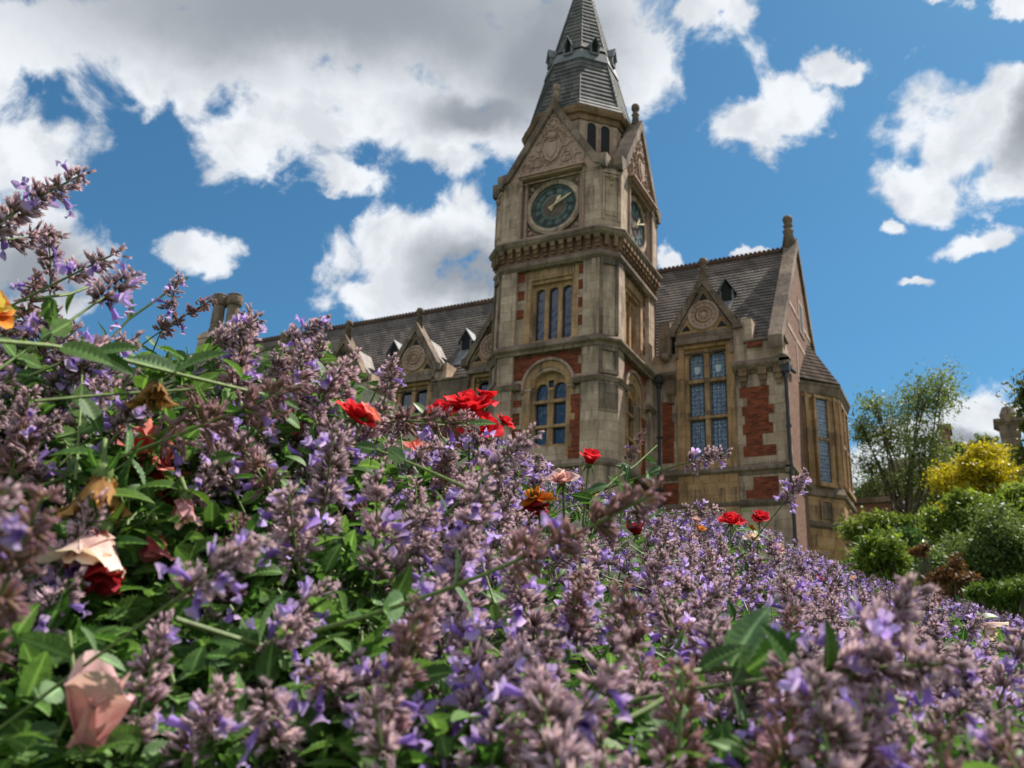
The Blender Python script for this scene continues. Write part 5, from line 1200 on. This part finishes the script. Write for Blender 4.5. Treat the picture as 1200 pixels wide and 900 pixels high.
def labels(near):
    out = [None]*len(near); seen = set(); rows = {}
    for k, (x, y, w, D) in enumerate(near):
        nm, u, v = min(LANDM, key=lambda l: (l[1]-x)**2+(l[2]-y)**2); r = math.hypot(u-x, v-y)
        if r < 90:
            ang = math.degrees(math.atan2(v-y, x-u))%360; dr = ('right of', 'up and right from', 'straight above', 'up and left from', 'left of', 'down and left from', 'straight below', 'down and right from')[int((ang+22.5)//45)%8]
            tx = 'mauve catmint flower spike %s %s%s' % ('just' if r < 50 else 'a little way', dr, ' '+nm)
            if tx not in seen: seen.add(tx); out[k] = tx.replace('mauve catmint flower spike', 'catmint spike'); continue
        rows.setdefault(int(np.clip((y-400)//42, 0, 12)), []).append((x, k))
    names = {12: 'bottom edge row', 11: 'second row above the bottom edge', 10: 'third row above the bottom edge'}
    for r, lst in rows.items():
        lst.sort(); half = [l for l in lst if l[0] < 600], [l for l in lst if l[0] >= 600][::-1]
        for side, hl in zip(('left', 'right'), half):
            for i, (x, k) in enumerate(hl):
                out[k] = 'catmint spike, %s from the %s, in the %s' % (ORD[min(i, 19)], side, names.get(r, ORD[12-r]+' row of spikes above the bottom edge'))
    return out
LAB = labels(near)
for k, (x, y, w, D) in enumerate(near):
    d = grow_dir(x, rs); p = at(x, y, D*rs.uniform(.93, 1.05)); place_spike(int(rs.integers(0, 14)), p+d*.03, d, rs.uniform(.8, 1.1), LAB[k], rs.random()*6)
# the rest of the catmint, too many to tell apart: merged
def whorl_lo(rng, nc=18, nb=2):
    qc, qb = QB(), QB(); whorl_geo(qc, qb, np.zeros(3), UPV, .0125, rng, nc, nb, False); return qc.arrays(), (qb.arrays() if qb.n else None)
rl = np.random.default_rng(21); LO = [whorl_lo(rl, int(rl.integers(16, 23)), int(rl.choice([1, 1, 2, 2, 4]))) for _ in range(14)]
acc = {'c': [[], [], [], 0], 'b': [[], [], [], 0]}
def put(key, arr, R, o, s):
    V, F_, T = arr; A = acc[key]; A[0].append(V@R.T*s+o); A[1].append(F_+A[3]); T = T.copy(); T[:, 1] = np.clip(T[:, 1]*.7+rl.random()*.3, 0, 1); A[2].append(T); A[3] += len(V)
extra = []
for (x, y, w, D) in pts:      # a second and third layer a little deeper, everywhere
    n = 3 if D > 1.2 else 2 if D > .95 else 1
    for _ in range(n): extra.append((x+rl.normal()*w*.6, y+abs(rl.normal())*w*.4, w, D*rl.uniform(1.04, 1.12)))
green = [e for e in extra if not (e[0] < 430 and e[1] > 590 and rl.random() < .8)]
mass = [(x, y, w, D) for x, y, w, D in far+green]
for x in np.arange(560, 1500, 9):   # beyond the crest, so the bed still has a far side
    for k in range(3): mass.append((x+rl.normal()*6, itp(x, SIL)+8+rl.normal()*3, 0, itp(x, DT)*rl.uniform(1.03, 1.25)))
stems = QB()
for (x, y, w, D) in mass:
    d = grow_dir(x, rl); p = at(x, y, D)+d*.02; bend = rl.normal(size=3)*.01; sc = rl.uniform(.68, 1.0)
    plan = whorl_plan(rl.uniform(.05, .09), rl)
    for s, size in plan:
        a, b, ax = frame_of(d+rl.normal(size=3)*.08); th = rl.random()*6; R = np.stack([a*math.cos(th)+b*math.sin(th), -a*math.sin(th)+b*math.cos(th), ax], 1)
        c_, b_ = LO[rl.integers(0, 14)]; o = p-d*s*sc+bend*(s/.09)**2; put('c', c_, R, o, size/.0125*sc)
        if b_ is not None and s > .004 and rl.random() < .9: put('b', b_, R, o, size/.0125*sc*1.1)
    stalk(stems, [p, p-d*.08*sc+bend, p-d*.16*sc+bend*3], .0009, 3)
A = acc['c']; cm = np_mesh('catmint_mass', np.concatenate(A[0]), np.concatenate(A[1]), M_CAL, None, np.concatenate(A[2]), True)
tag(cm, 'soft mauve mass of distant catmint flower heads covering the bed', 'catmint', None, 'stuff')
A = acc['b']; np_mesh('blossom_mass', np.concatenate(A[0]), np.concatenate(A[1]), M_BLO, cm, np.concatenate(A[2]), True)
stems.build('stem_mass', M_STEM, cm)
print('mass quads', len(cm.data.polygons))
# green foliage under the flowers
def foliage():
    rng = np.random.default_rng(31); q1, q2 = QB(), QB(); n = 0
    for _ in range(11500):
        x = rng.uniform(-120, 1300); s0 = itp(x, SIL)
        y = s0+14+rng.random()**.85*(1040-s0)
        if x > 450 and rng.random() < .35: continue
        D = surf(x, min(y, 900)); Dp = D*rng.uniform(1.0, 1.14)+rng.uniform(0, .03); p = at(x, y, Dp)
        d = rng.normal(size=3); d[2] = abs(d[2])*.5; nr = UPV+rng.normal(size=3)*.7
        if D < .8: L = rng.uniform(.008, .020); leafmesh(q1, p, d, nr, L, L*rng.uniform(.5, .75), rng, 5, .14, rng.uniform(0, .6), .3)
        else: L = rng.uniform(.010, .024); leafmesh(q2, p, d, nr, L, L*.6, rng, 3, 0, .4, .3)
    for _ in range(1000):   # broader leaves in the green lower left and between the spikes
        if rng.random() < .6: x, y = rng.uniform(-60, 470), rng.uniform(600, 960)
        elif rng.random() < .5: x, y = rng.uniform(-60, 420), rng.uniform(400, 580)
        else: x, y = rng.uniform(-60, 1250), rng.uniform(430, 960)
        if y < itp(x, SIL)+25: continue
        D = surf(x, min(y, 900))*rng.uniform(.97, 1.06); p = at(x, y, D); d = rng.normal(size=3); d[2] = abs(d[2])*.6; L = rng.uniform(.014, .027)
        leafmesh(q1, p, d, UPV+rng.normal(size=3)*.6, L, L*rng.uniform(.5, .65), rng, 9, .15, rng.uniform(.2, .8), .35)
    o = q1.build('catmint_foliage', M_LEAF); tag(o, 'dense small serrated green leaves filling the bed under the flowers', 'foliage', None, 'stuff'); q2.build('far_foliage', M_LEAF, o)
    q = QB()
    for _ in range(900):
        x = rng.uniform(-60, 1260); y = itp(x, SIL)+20+rng.random()*(1000-itp(x, SIL)); D = surf(x, min(y, 900))*1.04; p = at(x, y, D); d = UPV+rng.normal(size=3)*np.array([.7, .7, .2]); d /= np.linalg.norm(d)
        stalk(q, [p, p-d*.04, p-d*.09+rng.normal(size=3)*.01], .0009, 4, rng.random())
    q.build('stalk_mass', M_STEM, o)
foliage()
# long leafy stems in front
def leafy_stem(path, D, label, leaves, r=.0015, big=.034):
    rng = np.random.default_rng(int(path[0][0]*7+path[0][1])); P = [at(x, y, D*(1+.03*i)) for i, (x, y) in enumerate(path)]
    t = thing('leafy_shoot', label, 'leafy stem', tuple(P[0]), 'long leafy catmint stems'); q = QB(); stalk(q, P, r, 6, .7); q.build('stem', M_STEM, t)
    for (s, sx, sy, size) in leaves:
        i = min(int(s*(len(P)-1)), len(P)-2); u = s*(len(P)-1)-i; p = P[i]*(1-u)+P[i+1]*u; d = AR*sx-AU*sy-AF*rng.uniform(-.2, .4); q = QB()
        leafmesh(q, p, d, UPV*.8-AF*.6+rng.normal(size=3)*.3, big*size, big*size*.5, rng, 10, .15, rng.uniform(.2, .7), .3, rng.random()); q.build('leaf', M_LEAF if rng.random() < .6 else M_LEAFG, t)
leafy_stem([(-20, 398), (60, 405), (130, 418), (215, 440), (340, 470)], .60, 'long green stem crossing the left of the picture with large toothed leaves', [(.28, 1, .15, 1.0), (.42, 1, -.2, .9), (.45, .9, .5, .7), (.72, .9, -.5, 1.2), (.72, -.9, -.5, 1.0), (.78, .3, .9, .7), (.93, 1, .1, .9), (.6, -.7, .7, .7)])
leafy_stem([(40, 470), (130, 462), (250, 455)], .66, 'thin green stem just below the long one at the left', [(.3, .6, .8, .9), (.6, 1, .5, .8), (.9, .8, -.5, .7)], .0012)
leafy_stem([(300, 445), (360, 480), (440, 495), (560, 500)], .85, 'green stem running left to right below the red roses', [(.05, -.6, -.6, .9), (.4, .8, .5, .8), (.6, 1, -.4, 1.0), (.8, .9, -.3, 1.0), (.95, 1, -.2, 1.0)], .0014)
leafy_stem([(205, 725), (290, 752), (360, 772), (430, 790)], .50, 'blurred green stem with broad leaves in the lower left', [(.4, .2, -1, .9), (.45, -.9, -.4, .9), (.65, .8, -.8, 1.0), (.95, .4, -1, 1.1), (.9, .9, .1, .5)], .0016)
leafy_stem([(290, 862), (330, 838), (372, 812)], .46, 'short thick green stem at the bottom left', [(.2, -1, .1, 1.3), (.5, .8, .3, 1.1), (.9, 1, -.2, .9)], .0017)
leafy_stem([(770, 792), (850, 783), (905, 795)], .46, 'arching green stem in the lower middle', [(.3, .9, -.6, .8), (.55, .5, -1, 1.1), (.7, 1, -.8, 1.0), (.75, 1, -.1, .6)], .0015)
leafy_stem([(720, 850), (760, 830), (800, 806)], .46, 'short green stem below the arching one', [(.2, -.7, .6, .8), (.5, .9, .6, 1.0)], .0014)
leafy_stem([(920, 792), (990, 808), (1060, 822)], .43, 'blurred green stem among the near spikes at the lower right', [(.3, .2, -1, .9), (.6, .9, .5, .8), (.1, -.5, -1, .9)], .0015)
leafy_stem([(690, 590), (720, 562), (745, 545), (770, 522)], 1.2, 'slender stem carrying the long spike before the window', [(.05, -1, -.3, .9), (.25, -.9, .1, .9), (.3, .8, .4, .9), (.6, -.9, -.3, .7), (.8, .9, .3, .6)], .0012)
leafy_stem([(40, 350), (80, 345), (120, 330)], .8, 'dark thin stem against the sky at the left edge', [(.2, .2, 1, .8), (.6, -.5, .8, .6)], .0012)
leafy_stem([(100, 430), (150, 375), (220, 325)], .95, 'dark slanting stem against blue sky at the left', [(.25, -.3, -1, .7), (.5, .1, -1, .8), (.8, 1, .3, .5)], .0012)
leafy_stem([(60, 880), (90, 820), (80, 740)], .5, 'upright leafy shoot in the bottom left corner', [(.2, -1, .2, 1.0), (.2, 1, .1, 1.0), (.5, -1, -.3, 1.0), (.5, 1, -.2, 1.1), (.8, -.8, -.5, .9), (.85, .8, -.6, .8)], .0014)
leafy_stem([(200, 900), (215, 850), (200, 790)], .5, 'upright leafy shoot near the big pink petal', [(.2, -1, .2, 1.1), (.3, 1, .1, 1.1), (.55, -1, -.3, 1.0), (.6, 1, -.2, 1.2), (.9, .8, -.5, .9)], .0014)
# ------------------------------------------------------------------ roses
def petal_mat(name, base, edge, trans=.35, back=None):
    m = leaf_mat(name, tuple(x*.8 for x in base), base, trans, .75, (edge, .45, 1.0), .12, (False, 160)); return m
RED = petal_mat('red_petal', (.62, .012, .022), (.72, .03, .05)); CRIM = petal_mat('crimson_petal', (.24, .008, .018), (.42, .03, .05)); CORAL = petal_mat('coral_petal', (.70, .10, .09), (.75, .25, .2))
PINK = petal_mat('pink_petal', (.66, .30, .32), (.82, .58, .56)); BLUSH = petal_mat('blush_petal', (.78, .36, .44), (.84, .56, .58)); PALE = petal_mat('pale_faded_petal', (.72, .48, .44), (.78, .66, .56)); ORANGE = petal_mat('orange_petal', (.60, .12, .02), (.72, .30, .04)); TAN = petal_mat('withered_petal', (.28, .14, .05), (.42, .22, .08), .25)
ROSEP = petal_mat('rose_pink_petal', (.42, .06, .09), (.58, .20, .22)); YEL = petal_mat('yellow_petal', (.75, .55, .08), (.8, .65, .2))
STAM = leaf_mat('stamen', (.35, .22, .04), (.6, .42, .08), .1)
def petal(q, H, W, cup, curl, ruffle, rng, pinch=0.):
    """local petal: base at the origin, rising along +Z, outer side towards -Y"""
    nv, nu = 7, 7; P = np.zeros((nv, nu, 3)); T = np.zeros((nv, nu, 2)); T[:, :, 1] = rng.random(); y = z = 0.; ph = rng.random()*6
    for i in range(nv):
        v = i/(nv-1); ang = -cup+(cup*1.4+0)*min(v*1.3, 1)-curl*max(0, v-.6)/.4       # lean of the profile
        if i: y += math.sin(ang)*H/(nv-1); z += math.cos(ang)*H/(nv-1)
        w = W*.5*(.28+.72*math.sin(min(1., v*1.05)*PI*.56)**.8)*(1-.18*max(0, v-.75)/.25)*(1-pinch*v)
        for j in range(nu):
            u = -1+2*j/(nu-1); e = 1-.20*abs(u)**3*(v > .8)-.16*abs(u)**2*max(0, v-.5)
            P[i, j] = (w*u, y+W*.32*u*u*(1-.5*v)+ruffle*H*.07*math.sin(u*6+ph)*v*v, z*e+ruffle*H*.04*math.sin(u*5+ph*2)*v)
            T[i, j, 0] = max(v, abs(u)*v)
    q.grid(P, T)
def rose(name, x, y, D, diam, axis, mt, label, n=13, openmax=52, inner=None, seed=0, stem_to=None, droop=False, ragged=.8, group='roses above the catmint', cat='rose', sep=True, leaves=2, pinch=0., stem_len=.10, tall=1.):
    diam *= 1.15; rng = np.random.default_rng(seed+int(x)); D *= .94; p = at(x, y, D); diam *= .97; axis = Vector(axis).normalized(); c = Vector(p); base = c-axis*diam*.32
    t = thing(name, label, cat, tuple(base), group); Q = axis.to_track_quat('Z', 'Y').to_matrix().to_4x4()
    t.matrix_basis = Matrix.Translation(base)
    variants = []
    for i in range(n):
        f = i/max(1, n-1); q = QB(); H = diam*(.42+.24*f)*tall; petal(q, H, diam*(.34+.32*f), .5-.1*f, .25+.95*f*rng.random(), ragged, rng, pinch)
        th = i*2.399+rng.normal()*.15; tilt = math.radians(6+openmax*f**.9+rng.normal()*5); V, F_, T = q.arrays()
        V[:, 1] -= diam*(.01+.05*f)*.6
        Rm = (Matrix.Rotation(th, 3, 'Z') @ Matrix.Rotation(tilt, 3, 'X')); V = V@np.array(Rm).T; V = V@np.array(Q.to_3x3()).T+np.array(base)
        np_mesh('petal', V, F_, (inner if inner and f < .45 else mt), t, T, True)
    A = np.array(axis)
    if sep:
        a, b, _ = frame_of(A)
        for k in range(5):
            th = k*2*PI/5; rd = math.cos(th)*a+math.sin(th)*b; q = QB(); leafmesh(q, np.array(base), rd*.9-A*.5, A, diam*.42, diam*.10, rng, 4, 0, .5, .4); q.build('sepal', M_ROSELEAF, t)
        q = QB(); an = np.linspace(0, 2*PI, 9); q.grid(np.stack([np.array(base)+A*diam*h+(np.cos(an)[:, None]*a+np.sin(an)[:, None]*b)*diam*r for h, r in ((-.15, .03), (-.1, .10), (-.02, .12), (.05, .09))]), np.array([.3, .4])); q.build('hip', M_STEM, t)
    b0 = np.array(base)-A*diam*.14; end = at(stem_to[0], stem_to[1], D*1.03) if stem_to else b0-A*stem_len*.5-UPV*stem_len
    mid = b0*.5+end*.5-A*diam*.2; q = QB(); sp = [b0, b0*.6+mid*.4, mid, mid*.4+end*.6, end]; stalk(q, sp, .0016 if diam > .03 else .001, 6, .4); q.build('stem', M_STEM, t)
    for k in range(leaves):
        q = QB(); s = .3+.5*k/max(1, leaves); p_ = b0*(1-s)+end*s; d = rng.normal(size=3); d[2] = .2; leafmesh(q, p_, d, UPV-AF*.5, .030, .019, rng, 8, .07, .5, .25); q.build('leaf', M_ROSELEAF, t)
    return t
TO_CAM = -AF; SUNV = SUN
up = lambda a=.0, b=.0, c=0: UPV+AR*a-AF*b
rose('rose', 548, 466, 1.18, .056, up(-.1, .5), RED, 'large wide-open red rose, biggest and topmost of the cluster by the tower', seed=1, n=15, openmax=56)
rose('rose', 512, 478, 1.22, .043, up(-.5, .8), RED, 'red rose just left of the biggest one in the cluster by the tower', seed=2, n=12, openmax=54)
rose('rose', 562, 494, 1.16, .046, up(.2, 1.1), RED, 'red rose directly below the biggest one, above the tangled sepals', seed=3, n=13)
rose('rose', 570, 462, 1.20, .028, up(.2, .2), RED, 'half-closed red rosebud with a pink rim on the right shoulder of the biggest rose', seed=4, n=9, openmax=26, ragged=.4)
rose('rose', 594, 490, 1.20, .022, up(.6, .5), RED, 'small ragged red rose at the right end of the tower cluster', seed=5, n=9, openmax=60)
rose('rose', 422, 478, .82, .031, up(.5, .5), RED, 'red rose in two lobes alone before the left wing windows', seed=6, n=10, openmax=60)
rose('rose', 438, 484, .82, .022, up(1.2, .3), CORAL, 'small red rose touching the lone one before the left wing windows', seed=7, n=8, openmax=40)
rose('rose', 693, 533, 1.35, .036, up(.15, .5), RED, 'single cup-shaped red rose standing free before the tower foot', seed=8, n=11, openmax=24)
rose('rose', 744, 618, 1.55, .036, up(-.3, .2), CRIM, 'closed crimson rosebud amid catmint right of the tower foot', seed=9, n=10, openmax=20, ragged=.3)
rose('rose', 693, 578, 1.45, .020, up(.3, .6), CORAL, 'small red and white rose peeping out below the free-standing one', seed=10, n=9)
rose('rose', 658, 556, 1.1, .030, up(-.2, .8), PINK, 'pink rose partly behind catmint left of the free-standing red one', seed=11, n=8)
rose('rose', 624, 575, 1.1, .034, up(-.4, .5), ORANGE, 'curled orange-red rose shedding its petals before the tower', seed=12, n=8, openmax=95, ragged=1.6, pinch=.4)
rose('withered_rose', 626, 600, 1.1, .036, -UPV+AR*.1, CRIM, 'withered dark red rose hanging under the curled orange one', seed=13, n=9, openmax=40, ragged=1.8, pinch=.3, cat='rose')
rose('rose', 650, 634, 1.2, .018, up(.2, .8), CRIM, 'small shrivelled dark red rose low in the leaves before the tower', seed=14, n=7, pinch=.3)
rose('rose', 651, 628, 1.15, .013, up(0, .6), PALE, 'small peach rosebud low in the leaves before the tower', seed=15, n=6, openmax=15)
rose('rose', 675, 638, 1.15, .009, up(0, .6), ORANGE, 'tiny orange rosebud right of the peach one', seed=16, n=5, openmax=15)
rose('rose', 816, 608, 1.95, .022, up(.0, .4), PINK, 'small round salmon rosebud at the left of the distant row', seed=17, n=8, openmax=28)
rose('rose', 822, 618, 1.95, .022, up(.3, .8), ORANGE, 'small orange rose directly under the salmon bud', seed=18, n=8)
rose('rose', 857, 606, 1.95, .040, up(-.1, .8), RED, 'open red rose in the middle of the distant row below the window', seed=19, n=12, openmax=56)
rose('rose', 893, 603, 1.95, .034, up(.1, .8), RED, 'open red rose right of the middle one in the distant row', seed=20, n=11)
rose('rose', 884, 618, 1.93, .018, up(.3, .8), ORANGE, 'small red-orange rose between and below the two open distant ones', seed=21, n=8)
rose('rose', 885, 627, 1.9, .026, up(.4, .9), PALE, 'flat pale pink rose under the small red-orange one', seed=22, n=8, openmax=80)
rose('rose', 912, 640, 1.9, .026, up(.2, .9), PINK, 'pink rose among catmint left of the drainpipe foot', seed=23, n=9)
rose('rose', 965, 676, 1.9, .022, up(.0, .7), RED, 'small round red rose low before the oriel foot', seed=24, n=9, openmax=45)
rose('rose', 982, 678, 1.95, .020, up(.2, .7), PALE, 'small cream and pink rose right of the low red one', seed=25, n=8)
rose('rose', 999, 677, 1.95, .016, up(.0, .7), PINK, 'small pink rosebud at the right end before the shrubs', seed=26, n=7, openmax=30)
rose('rose', 885, 657, 1.7, .014, up(.1, .8), CRIM, 'small crimson rose sunk in the catmint below the distant row', seed=27, n=7)
rose('yellow_flower', 942, 664, 1.9, .014, up(.0, .8), YEL, 'small yellow flower before the oriel foot', seed=28, n=7, group='', cat='flower')
rose('rose', 205, 530, .80, .060, up(.9, .1)-UPV*.4, CORAL, 'large faded coral rose with reflexed petals on the left', seed=30, n=9, openmax=80, ragged=1.6)
rose('rose', 178, 562, .80, .052, -UPV*.7-AR*.3-AF*.3, ROSEP, 'drooping dusky pink and crimson rose under the coral one on the left', inner=CRIM, seed=31, n=9, openmax=48, ragged=1.3)
rose('rose', 108, 655, .62, .050, -UPV-AF*.25, PALE, 'hanging faded white rose with a dark red heart in the lower left', inner=CRIM, seed=32, n=8, openmax=20, ragged=1.0, stem_to=(118, 560))
rose('withered_rose', 112, 683, .62, .036, -UPV+AR*.2, CRIM, 'dark red withered petals hanging just below the faded white rose', seed=33, n=8, openmax=40, ragged=1.6, stem_to=(112, 640))
rose('withered_rose', 115, 590, .64, .048, -UPV+AR*.05, TAN, 'brown dried rose with curled stamens hanging above the white one', seed=34, n=9, openmax=30, ragged=2.0, pinch=.6, stem_to=(118, 530))
rose('withered_rose', 180, 470, .72, .038, -UPV+AR*.1, TAN, 'orange-brown withered rose hanging from a stem at the upper left', seed=35, n=8, openmax=45, ragged=2.0, pinch=.7, stem_to=(170, 440))
rose('rose', 182, 645, .66, .028, -UPV*.8+AR*.1, ROSEP, 'folded pink petal cup hanging right of the faded white rose', seed=36, n=5, openmax=18, ragged=.7, stem_to=(175, 610))
rose('rose', 214, 603, .68, .030, -UPV+AR*.05, PINK, 'narrow curled pink rose with a yellow sepal right of the folded cup', seed=37, n=5, openmax=16, ragged=1.4, pinch=.4, stem_to=(205, 570))
rose('rose', 110, 838, .50, .042, UPV*1.0+AR*.22-AF*.3, BLUSH, 'big blurred pale pink rose in the bottom left corner', seed=38, n=6, openmax=4, ragged=.15, sep=False, tall=1.45)
rose('rose', -4, 354, .74, .028, UPV*.5+AR*.5-AF*.3, ORANGE, 'orange, yellow and red rose cut off by the left edge', inner=YEL, seed=39, n=10, openmax=56)
rose('rose', 348, 500, .85, .024, up(.1, .8), CORAL, 'small coral rose behind catmint right of the drooping ones', seed=40, n=8)
rose('rose', 492, 522, 1.0, .024, up(.3, .8), CORAL, 'small coral and red rose sunk below the tower cluster', seed=41, n=8)
rose('rose', 468, 556, 1.0, .020, up(.1, .8), PALE, 'small peach rose deep in the leaves below the tower cluster', seed=42, n=7)
rose('rose', 443, 551, 1.0, .012, up(.0, .8), CORAL, 'tiny coral rosebud left of the small peach rose', seed=43, n=6, openmax=20)
rose('withered_rose', 1163, 742, 1.6, .042, AR*.4-UPV*.7-AF*.3, PALE, 'limp pale rose petals hanging in a dark gap at the right edge', seed=44, n=5, openmax=40, ragged=1.2, pinch=.2, sep=False, stem_to=(1150, 722))
# rose foliage
def rose_bush(label, spots, seed):
    rng = np.random.default_rng(seed); P0 = at(*spots[0][:3]); t = thing('rose_bush', label, 'rose bush', (P0[0], P0[1], 0), 'rose bushes growing through the catmint')
    q = QB(); 
    for (x, y, D, n, spread, size) in spots:
        c = at(x, y, D); stalk(q, [c, c-UPV*.07+rng.normal(size=3)*.02, c-UPV*.22], .0022, 6, .4)
        for k in range(n):
            ang = rng.random()*2*PI; r_ = rng.random()**.6*spread*D/F_PX; p = c+AR*math.cos(ang)*r_+AU*math.sin(ang)*r_+AF*rng.normal()*.01
            d = AR*math.cos(ang)+AU*math.sin(ang)*.7-AF*rng.uniform(-.3, .6); l = QB(); L = size*rng.uniform(.7, 1.2)
            stalk(q, [c, (c+p)/2+UPV*.004, p], .0008, 4, .5)
            leafmesh(l, p, d, UPV*.9-AF*.5+rng.normal(size=3)*.35, L, L*.62, rng, 9, .06, rng.uniform(.1, .6), .22, rng.random()); l.build('leaf', M_ROSELEAF, t)
    q.build('stem', M_STEM, t)
rose_bush('rose bush with broad smooth leaves round the withered flowers on the left', [(150, 610, .66, 9, 40, .042), (75, 610, .68, 6, 30, .030), (190, 640, .68, 5, 22, .034), (130, 700, .66, 5, 30, .030), (40, 580, .7, 5, 30, .026)], 51)
rose_bush('rose bush showing green leaves below the single red rose before the tower', [(640, 610, 1.15, 16, 40, .022), (690, 600, 1.3, 10, 26, .022), (610, 640, 1.0, 12, 36, .018), (690, 650, 1.15, 8, 26, .018), (730, 590, 1.4, 6, 22, .020)], 52)
rose_bush('rose bush leaves below the tower cluster of red roses', [(560, 520, 1.15, 8, 26, .024), (480, 580, .95, 14, 36, .026), (510, 500, 1.15, 6, 22, .022), (450, 600, .8, 10, 40, .022)], 53)
rose_bush('rose bush leaves among the distant row of roses', [(860, 622, 1.95, 8, 26, .022), (980, 690, 1.95, 6, 20, .02)], 54)
